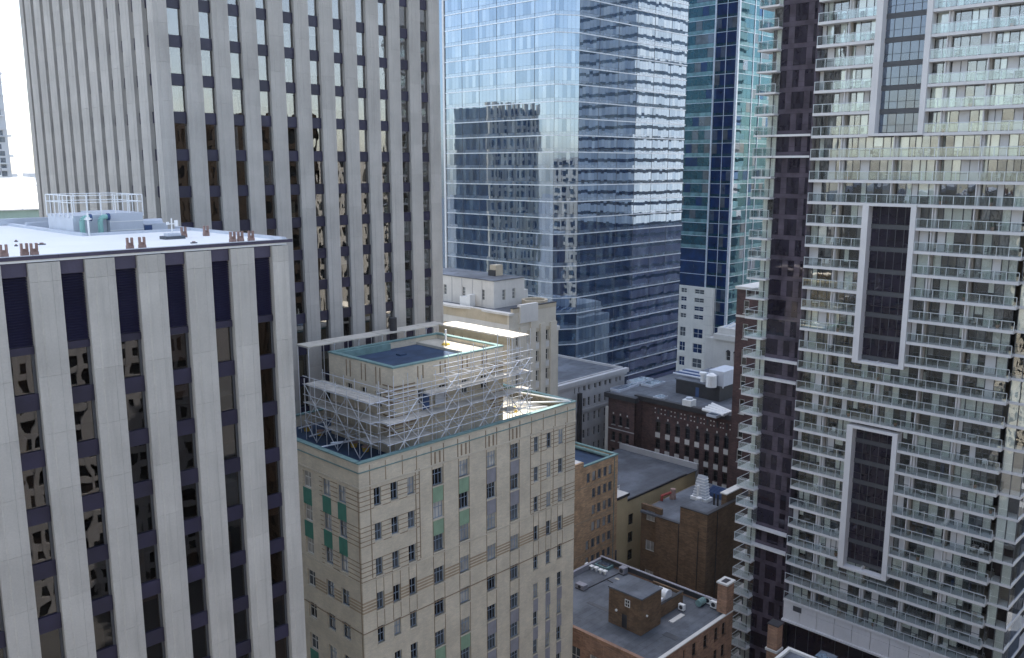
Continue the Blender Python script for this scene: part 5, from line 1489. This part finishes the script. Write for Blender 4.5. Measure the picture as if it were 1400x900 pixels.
bx('coping', t, cr.x - 12, cr.x - .41, cr.y - .4, cr.y, cr.z - .496, cr.z + .002, M['stucco'])
sk = atz(1130, 897, cr.z)
bx('skylight', t, cr.x + .3, cr.x + 2.0, sk.y - 1.0, sk.y + 1.0, 0, cr.z + .0, M['slate'])
# ================================================================== APARTMENT TOWER (right)
FX = 113.54                                  # slab edge plane
cd = thing('apartment_tower', 'pale concrete apartment tower with glass balconies on every storey', 'building', (125, 42, 0))
CF = 2.875
SLZ = [103.43 + CF * 2 - CF * k for k in range(31)]        # slab tops (balcony floors' lower edge line)
SLZ = [z for z in SLZ if z > 22.5]
Y0, Y1 = 28.6, 55.0                          # balcony run
W = 1.35                                     # balcony depth
CA, CB = (46.55, 47.35), (40.65, 41.3)       # frame columns
frames = [(89.1, 120.0), (59.8, 80.4), (30.8, 50.9)]
in_frame = lambda z: any(lo - .3 < z < hi - .5 for lo, hi in frames)
Rc = random.Random(77)
slab, rail, post, rg, wpan, wfr, cur, div, dark = [], [], [], [], [], [], [], [], []
XG = FX + W                                  # window wall plane
def window_wall(y0, y1, zf, zc_, plane, axis='x', p_cur=.52):
    """panes between mullions with curtains and furniture shapes behind"""
    y = y0
    while y < y1 - .15:
        wd = Rc.choice((.75, 1.0, 1.0, 1.25)); e = min(y1, y + wd)
        if y1 - e < .4: e = y1
        solid = Rc.random() < .10
        if solid: wpan.append((*fb(axis, plane, y + .03, e - .03, .02, .06, zf, zc_), M['condo_white']))
        else:
            tr = rad(Rc.gauss(0, .35)); tr2 = rad(Rc.gauss(0, .35))
            wpan.append((*fb(axis, plane, y + .03, e - .03, .02, .035, zf + .06, zc_ - .04), M['condo_glass'], (0, tr, tr2) if axis == 'x' else (tr, 0, tr2)))
            k = Rc.random()
            if k < p_cur:
                lo = zf if Rc.random() < .75 else zf + Rc.uniform(.3, 1.5)
                cur.append((*fb(axis, plane, y + .05, e - .05, .16, .20, lo, zc_ - .05), M['curtain' if Rc.random() < .68 else 'curtain_grey']))
            elif k < p_cur + .2:
                cur.append((*fb(axis, plane, y + .1, y + Rc.uniform(.3, .7), Rc.uniform(.5, 1.2), 1.5, zf, zf + Rc.uniform(.5, 1.6)), M[Rc.choice(('curtain_grey', 'room_warm', 'curtain', 'blue_paint'))]))
        wfr.append((*fb(axis, plane, y - .035, y + .035, -.03, .07, zf, zc_), M['frame_dark']))
        if Rc.random() < .5: wfr.append((*fb(axis, plane, y + .036, e - .036, -.01, .019, zf + .85, zf + .91), M['frame_dark']))
        y = e
for si, z in enumerate(SLZ):
    # slab: edge between z-.32 and z ; storey above it from z to z+CF-.32
    top = z + CF - .32
    fr = in_frame(z + .3)
    runs = [(Y0, CB[0]), (CA[1], Y1)] if fr else [(Y0, Y1)]
    for a, b in runs:
        slab.append((FX, XG + .4, a, b, z - .36, z, M['condo_white']))
        n = max(1, round((b - a) / 1.35)); dy = (b - a) / n
        for i in range(n):
            rg.append((FX + .06, FX + .075, a + i * dy + .04, a + (i + 1) * dy - .04, z + .06, z + 1.02, M['rail_glass']))
            post.append((FX + .03, FX + .10, a + i * dy - .03, a + i * dy + .03, z, z + 1.06, M['rail']))
        post.append((FX + .03, FX + .10, b - .08, b - .02, z, z + 1.06, M['rail']))
        rail.append((FX + .01, FX + .12, a, b, z + 1.06, z + 1.13, M['rail']))
        window_wall(a + (.0 if a > 40 else .6), b - .05, z, top, XG)
        # party screens between balconies
        for yy in ((34.2, 38.9) if a < 40 else ()) + ((51.0,) if b > 50 else ()) + (() if fr else (44.2,)):
            div.append((FX + .35, XG + .02, yy - .06, yy + .06, z, top, M['condo_white']))
            div.append((XG - .5, XG - .02, yy - .28, yy - .061, z, top, M['flat_wall' if Rc.random() < .4 else 'condo_white']))
        for _k in range(1 + int((b - a) / 6)):
            yy = Rc.uniform(a + .5, b - 1.2)
            dark.append((yy, z))
    if fr:
        # glazed bay between the frame columns
        sp_ = FX + 1.05
        bd = M['slate'] if z > 80 else M['mauve_dark']
        dark_n = 5; dy = (CA[0] - CB[1]) / dark_n
        wfr.append((sp_ - .06, sp_ + .12, CB[1], CA[0], z - .42, z + .16, M['frame_dark']))
        for i in range(dark_n):
            a = CB[1] + i * dy
            for lo, hi in ((z + .2, z + 1.05), (z + 1.10, z + CF - .45)):
                wpan.append((sp_, sp_ + .03, a + .04, a + dy - .04, lo, hi, bd, (0, rad(Rc.gauss(0, .3)), rad(Rc.gauss(0, .3)))))
            wfr.append((sp_ - .05, sp_ + .05, a - .03, a + .03, z + .17, z + CF - .43, M['frame_dark']))
parts(cd, 'balcony_slab', slab); parts(cd, 'handrail', rail); parts(cd, 'rail_panel', rg); parts(cd, 'rail_post', post)
parts(cd, 'pane', wpan); parts(cd, 'mullion', wfr); parts(cd, 'curtain', cur); parts(cd, 'party_screen', div)
for lo, hi in frames:
    for c in (CA, CB): bx('frame_column', cd, FX - .22, XG, c[0], c[1], lo - .30, min(hi, 112), M['condo_white'])
    bx('frame_beam', cd, FX - .20, FX + 1.0, CB[1] + .001, CA[0] - .001, lo - .32, lo + .02, M['condo_white'])
    if hi < 110: bx('frame_beam', cd, FX - .20, FX + 1.0, CB[1] + .001, CA[0] - .001, hi - .35, hi + .0, M['condo_white'])
# furniture standing on the balconies
def chair_mesh(mat):
    m = MB()
    m.box(-.25, .25, -.25, .25, .40, .45, mat); m.box(.20, .26, -.25, .25, .45, .92, mat)
    for a in (-.22, .20):
        for b in (-.22, .20): m.box(a, a + .04, b, b + .04, 0, .40, mat)
    m.box(-.2, .2, -.27, -.23, .6, .64, mat); m.box(-.2, .2, .23, .27, .6, .64, mat)
    return m.mesh('chair')
def table_mesh(mat):
    m = MB().tube((0, 0, .68), (0, 0, .72), .42, mat, 12).tube((0, 0, .04), (0, 0, .68), .04, mat, 6).tube((0, 0, 0), (0, 0, .04), .25, mat, 10)
    return m.mesh('table')
def planter_mesh(mat):
    m = MB().tube((0, 0, 0), (0, 0, .42), .17, mat, 8, .23); rr = random.Random(6)
    for k in range(22):
        a = rr.uniform(0, 6.28); r0 = rr.uniform(.05, .32); z = .42 + rr.uniform(.05, .6)
        p, q = Vector((math.cos(a) * r0 * .3, math.sin(a) * r0 * .3, .42)), Vector((math.cos(a) * r0, math.sin(a) * r0, z))
        s_ = Vector((-math.sin(a), math.cos(a), 0)) * .07
        m.add([p - s_ * .3, p + s_ * .3, q + s_, q - s_], [(0, 1, 2, 3)], M['leaf'])
    return m.mesh('planter')
M['leaf'] = rough_mat('plant_leaf', (0.06, 0.11, 0.04), 0.3, 0.7, 2, 0, 0.2)
CHM = [chair_mesh(M['white_paint']), chair_mesh(M['frame_dark']), chair_mesh(M['plank'])]
CHN = ['white balcony chair behind the glass rail of the apartment tower', 'dark balcony chair behind the glass rail of the apartment tower', 'wooden balcony chair behind the glass rail of the apartment tower']
TBM, PLM = table_mesh(M['white_paint']), planter_mesh(M['peach_brick'])
for n, (yy, z) in enumerate(dark):
    k = Rc.random(); xx = FX + Rc.uniform(.55, 1.1)
    if k < .62:
        c = Rc.randrange(3); o = link('balcony_chair', CHM[c], (xx, yy, z + .002), None); tag(o, CHN[c], 'chair', 'chairs on the balconies')
    elif k < .82:
        o = link('balcony_table', TBM, (xx, yy, z + .002), None); tag(o, 'small round white table on a glass railed balcony', 'table', 'tables on the balconies')
    else:
        o = link('planter', PLM, (xx, yy, z + .002), None); tag(o, 'leafy plant in a terracotta pot on a glass railed balcony', 'planter', 'planters on the balconies')
    o.rotation_euler = (0, 0, Rc.uniform(-1.2, 1.2))
# rooms: floor plates, back walls
parts(cd, 'floor_plate', [(XG + .41, 121, Y0 + .1, Y1 - .02, z - .28, z - .02, M['flat_wall']) for z in SLZ])
rw = []
for z in SLZ:
    yy = Y0 + .1
    while yy < Y1 - .1:
        e = yy + Rc.uniform(2.5, 4.5); e = min(e, Y1 - .02)
        rw.append((XG + Rc.uniform(2.0, 4.5), 121, yy, e, z - .019, z + CF - .29, M[Rc.choice(('flat_wall', 'room_warm', 'room', 'room', 'room'))])); yy = e
parts(cd, 'room_wall', rw)
# right end: flush window bay, then returns along X
eb0 = 26.3
epn, esl = [], []
for z in SLZ:
    top = z + CF - .30
    bx('corner_slab', cd, FX + .95, FX + 16, eb0 - .1, Y0 - .001, z - .30, z + .0, M['condo_white'])
    n = 2; dy = (Y0 - eb0) / n
    for i in range(n):
        for lo, hi in ((z + .02, z + .9), (z + .95, top)):
            epn.append((*fb('x', FX + 1.1, eb0 + i * dy + .04, eb0 + (i + 1) * dy - .04, 0, .02, lo, hi), M['condo_glass']))
        if Rc.random() < .55: esl.append((*fb('x', FX + 1.1, eb0 + i * dy + .06, eb0 + (i + 1) * dy - .06, .12, .16, z, top - .02), M['curtain']))
    for i in range(6):
        a = FX + 1.15 + i * 1.25
        epn.append((*fb('y', eb0, a + .03, a + 1.22, 0, .02, z + .02, top), M['slate'] if i > 1 else M['condo_glass']))
    for a, b in ((eb0 - .02, eb0 + .06), (eb0 + dy - .04, eb0 + dy + .04), (Y0 - .08, Y0)):
        esl.append((FX + 1.05, FX + 1.16, a, b, z, top, M['frame_dark']))
    esl.append((FX + 3.0, FX + 3.3, eb0 + .2, Y0, z, top, M['flat_wall' if Rc.random() < .5 else 'room']))
parts(cd, 'corner_pane', epn); parts(cd, 'corner_mullion', esl)
# precast base band and recessed podium
bz1 = SLZ[-1] - .30
zb_ = 19.7
n = 16; dy = (Y1 - 14) / n
for i in range(n):
    bx('base_panel', cd, FX + .15, FX + .8, 14 + i * dy + .03, 14 + (i + 1) * dy - .03, zb_, bz1 - 1.0 , M['condo_white'])
    bx('base_panel', cd, FX + .15, FX + .8, 14 + i * dy + .03, 14 + (i + 1) * dy - .03, bz1 - .96, bz1 - .01, M['condo_white'])
bx('base_ledge', cd, FX - .1, FX + .9, 14, Y1 + .1, zb_ - .3, zb_ - .01, M['condo_white'])
bx('base_vent', cd, FX + .12, FX + .16, Y1 - 2.8, Y1 - 1.5, bz1 - 1.2, bz1 - .4, M['frame_dark'])
bx('podium', cd, FX + 2.5, FX + 26, 0, 63, 0, zb_ - .31, M['dark_roof'])
parts(cd, 'podium_pane', [(FX + 2.44, FX + 2.48, 2 + 2.0 * i, 3.9 + 2.0 * i, 1 + 4.4 * k, 5 + 4.4 * k, M['mauve_dark']) for i in range(30) for k in range(4)])
bx('core_wall', cd, 121.05, FX + 24, 27, 62, zb_, 185, M['room'])
bx('upper_storeys', cd, FX + .5, 121, Y0, 61, SLZ[0] + CF, 185, M['condo_white'])

# ---- dark mauve wing at its left end, with end balconies
WXp = FX + 1.3
wy0, wy1, wy2, wy3 = Y1 + .25, 60.6, 62.3, 63.6
mp, mb_, ms, mr = [], [], [], []
WSL = [106.4 - 2.85 * k for k in range(36)]
for i, z in enumerate(WSL):
    if z < 3: continue
    top = z + 2.85
    mp.append((WXp - .03, WXp + .1, wy0, wy1, z - .05, z + .55, M['mauve']))                 # spandrel band
    n = 6; dy = (wy1 - wy0) / n
    pat = Rc.choice(((1, 0, 1, 0, 1, 1), (1, 0, 1, 1, 0, 1), (1, 1, 0, 1, 0, 1), (0, 1, 0, 1, 1, 1)))
    for k in range(n):
        a = wy0 + k * dy
        for lo, hi in ((z + .58, z + 1.25), (z + 1.28, top - .08)):
            mb_.append((WXp, WXp + .05, a + .02, a + dy - .02, lo, hi, M['mauve_dark'] if pat[k] else M['mauve'], (0, rad(Rc.gauss(0, .25)), rad(Rc.gauss(0, .25)))))
    # end bay: clear window with curtains
    for k in range(2):
        a = wy1 + .08 + k * .8
        mb_.append((WXp + .05, WXp + .07, a + .03, a + .77, z + .08, top - .3, M['condo_glass']))
        if Rc.random() < .65: ms.append((WXp + .2, WXp + .24, a + .05, a + .75, z + .05, top - .32, M['curtain']))
        ms.append((WXp + .02, WXp + .1, a - .04, a + .03, z, top - .28, M['frame_dark']))
    # end balcony
    ms.append((WXp - 1.1, WXp + 2.5, wy1 + .02, wy3, z - .24, z, M['condo_white']))
    for a, b, c, d in ((WXp - 1.08, WXp - 1.05, wy1 + .05, wy3 - .04), (WXp - 1.04, WXp + 2.4, wy3 - .06, wy3 - .04)):
        mr.append((a, b, c, d, z + .05, z + 1.0, M['rail_glass']))
    for a in (wy1 + .05, (wy1 + wy3) / 2, wy3 - .08): mr.append((WXp - 1.10, WXp - 1.04, a, a + .05, z, z + 1.05, M['rail']))
    mr.append((WXp - 1.11, WXp - 1.03, wy1 + .04, wy3, z + 1.05, z + 1.11, M['rail']))
    mr.append((WXp - 1.02, WXp + 2.4, wy3 - .09, wy3 - .01, z + 1.05, z + 1.11, M['rail']))
    if i in (6, 7, 17, 18, 26, 27): bx('accent_slab', cd, WXp - .9, WXp - .04, wy0, wy1 + .01, z - .26, z + .02, M['condo_white'])
parts(cd, 'wing_spandrel', mp); parts(cd, 'wing_pane', mb_); parts(cd, 'end_balcony', ms); parts(cd, 'end_railing', mr)
bx('wing_core', cd, WXp + .6, FX + 24, wy0, wy2 - .1, 3, 118, M['room'])
bx('wing_return', cd, FX + .3, WXp + .3, Y1 + .02, wy0 - .02, 20, 112, M['mauve'])
bx('wing_end', cd, WXp + 2.6, FX + 24, wy2 - .09, wy2, 3, 118, M['mauve'])

# ================================================================== far right: dark block with a pale grid of windows, street edge
zr_ = dep(1398, 800, 150)
rk = thing('dark_block', 'dark office block with pale grid windows past the far end of the flats', 'building', (zr_.x + 8, zr_.y - 8, 0))
bx('wall', rk, zr_.x, zr_.x + 20, zr_.y - 30, zr_.y + 4, 0, zr_.z + 12, M['dark_roof'])
parts(rk, 'window', [(zr_.x - .05, zr_.x + .02, zr_.y - 28 + 1.1 * i, zr_.y - 27.2 + 1.1 * i, 4 + 3.2 * k, 6.2 + 3.2 * k, M['pale_pane' if Rc.random() < .5 else 'mid_pane']) for i in range(28) for k in range(11)])

# ================================================================== far left: balcony tower and pale sheds under the white sky
ft = dep(0, 160, 420)
t = thing('stepped_tower', 'hazy white residential tower with stepped balconies far beyond the grey tower', 'building', (ft.x - 6, ft.y + 10, 0))
vx = dep(21, 160, 420)
ftop = dep(0, 58, 420).z
Rf = random.Random(9)
pr, wn_, bl_ = [], [], []
nf = int(ftop / 3.2)
for k in range(nf):
    z = 3.2 * k
    ex = ft.x + 2.0 + (nf - k) * .035
    pr.append((ft.x - 26, ex, ft.y, ft.y + 20, z, z + 3.2, M['far_wall']))
    for i in range(7):
        x0 = ex - 1.0 - 3.6 * (i + 1)
        wn_.append((x0 + .3, x0 + Rf.choice((1.4, 2.6, 3.2)), ft.y - .06, ft.y + .02, z + .5, z + 2.8, M['slate']))
        if Rf.random() < .6:
            bl_.append((x0 + Rf.choice((0, .8)), x0 + 3.4, ft.y - 1.6, ft.y - .07, z - .1, z + Rf.choice((.12, 1.1)), M['white_paint' if Rf.random() < .6 else 'far_wall']))
    if Rf.random() < .7: bl_.append((ex + .02, ex + Rf.choice((.9, 1.8, 2.6)), ft.y + Rf.uniform(0, 3), ft.y + Rf.uniform(6, 12), z - .1, z + Rf.choice((.12, 1.1)), M['white_paint']))
parts(t, 'storey', pr); parts(t, 'window', wn_); parts(t, 'balcony', bl_)
g0 = dep(28, 268, 190)
t = thing('copper_roofed_hall', 'low hall with pale sheet roof and verdigris wall beyond the white roof', 'building', (g0.x, g0.y + 8, 0))
gz = dep(28, 288, 190).z
bx('wall', t, g0.x - 40, g0.x + 12, g0.y, g0.y + 16, 0, gz, M['copper_wall'])
bx('window_strip', t, g0.x + 1, g0.x + 7, g0.y - .05, g0.y + .05, gz - 3.6, gz - 1.6, M['slate'])
zt = dep(28, 250, 215).z
m = MB().add([(g0.x - 40, g0.y - .6, gz + .05), (g0.x + 12.5, g0.y - .6, gz + .05), (g0.x + 12.5, g0.y + 17, zt + 1), (g0.x - 40, g0.y + 17, zt + 1), (g0.x - 40, g0.y - .6, gz + .35), (g0.x + 12.5, g0.y - .6, gz + .35), (g0.x + 12.5, g0.y + 17, zt + 1.3), (g0.x - 40, g0.y + 17, zt + 1.3)],
             [(3, 2, 1, 0), (4, 5, 6, 7), (0, 1, 5, 4), (1, 2, 6, 5), (2, 3, 7, 6), (3, 0, 4, 7)], M['white_roof'])
built('roof', t, m)
for k in range(5): bx('roof_seam', t, g0.x - 12 + 6 * k, g0.x - 11.85 + 6 * k, g0.y - .6, g0.y - .2, gz + .352, gz + .9, M['white_paint'])
# distant skyline
Rk = random.Random(4)
for k in range(26):
    u = -120 + k * 14
    d = Rk.uniform(700, 1500)
    top = Rk.uniform(236, 246)
    a = dep(u, top, d)
    o = bx('distant_building', None, a.x - 14, a.x + 14, a.y - 14, a.y + 14, 0, max(10, a.z), M['far_wall'])
    tag(o, 'tiny pale building on the hazy horizon beyond the grey tower', 'building', 'distant skyline')

# ================================================================== buildings out of frame that the mirror glass shows
t = thing('ribbon_office', 'white office block with dark ribbon windows reflected in the blue glass tower', 'building', (300, 60, 0))
VX, VY = 268.0, 91.0
for k in range(44):
    z = 4.0 * k
    bx('band', t, VX, VX + 70, VY - 60, VY, z, z + 2.75, M['white_paint' if z > 62 else 'spandrel'])
    if z > 40: bx('ribbon_window', t, VX + .4, VX + 69.6, VY - 59.6, VY - .4, z + 2.751, z + 3.999, M['dark_pane'])
t = thing('brick_office', 'tan stone office block with upright window rows reflected in the blue glass tower', 'building', (88, 240, 0))
for k in range(9):
    bx('pier', t, 80 + 3.2 * k, 81.7 + 3.2 * k, 232, 232.8, 0, 108, M['stone_tan'])
bx('wall', t, 80, 107, 232.5, 250, 0, 106, M['dark_pane'])
for k in range(28): bx('band', t, 80, 107, 232.3, 232.6, 3.8 * k, 3.8 * k + 1.2, M['stone_tan'])
# the street behind the camera, seen in the window reflections
Rx = random.Random(15)
def back_block(label, x0, x1, y0, y1, h, mat, glass, bay, fl_, pw):
    t = thing('street_block', label, 'building', ((x0 + x1) / 2, (y0 + y1) / 2, 0))
    bx('wall', t, x0 + .5, x1 - .5, y0 + .5, y1 - .5, 0, h, M[glass])
    m = MB(); x = x0
    while x < x1:
        m.box(x, min(x + pw, x1), y1 - .5, y1, 0, h + .8, M[mat]); m.box(x, min(x + pw, x1), y0, y0 + .5, 0, h + .8, M[mat]); x += bay
    y = y0
    while y < y1:
        m.box(x1 - .5, x1, y, min(y + pw, y1), 0, h + .8, M[mat]); m.box(x0, x0 + .5, y, min(y + pw, y1), 0, h + .8, M[mat]); y += bay
    built('pier_frame', t, m)
    m = MB(); z = 0
    while z < h:
        m.box(x0 + .2, x1 - .2, y0 + .2, y1 - .2, z, z + fl_ * .36, M[mat]); z += fl_
    built('band_frame', t, m)
back_block('brown stone office block seen only in the window reflections', -70, -8, -120, -60, 96, 'stripe', 'dark_pane', 3.4, 3.7, 1.5)
back_block('low brown brick loft block seen only in the window reflections', -4, 34, -115, -66, 72, 'brown_brick', 'dark_pane', 4.2, 4.0, 1.6)
back_block('tall grey stone slab seen only in the window reflections', 38, 84, -120, -58, 104, 'grey_stone', 'dark_pane', 3.0, 3.6, 1.2)
back_block('pale concrete block facing the dark podium of the flats', 120, 170, -90, -30, 88, 'precast', 'dark_pane', 3.6, 3.8, 1.6)
back_block('unseen narrow dark brown block added to darken the street below the flats', 88, 110, -50, 8, 95, 'brown_brick', 'dark_pane', 3.4, 3.7, 1.6)  # out of view, added to keep light out of the street canyon
back_block('white stucco block reflected in the apartment windows', -130, -70, -40, 30, 82, 'stucco', 'dark_pane', 3.4, 3.7, 1.6)
back_block('cream stone block reflected in the apartment windows', -120, -60, 50, 110, 70, 'stone_pale', 'dark_pane', 3.4, 3.7, 1.6)
# ================================================================== air
m, nt, out = nodes('city_haze')
pv_ = nt.nodes.new('ShaderNodeVolumePrincipled')
pv_.inputs['Color'].default_value = (0.95, 0.96, 1.0, 1)
pv_.inputs['Density'].default_value = 0.00004
pv_.inputs['Anisotropy'].default_value = 0.35
nt.links.new(pv_.outputs[0], out.inputs['Volume'])
hz_ = bx('haze', None, -1850, 1850, -1850, 1850, -2, 345, m); hz_['kind'] = 'stuff'
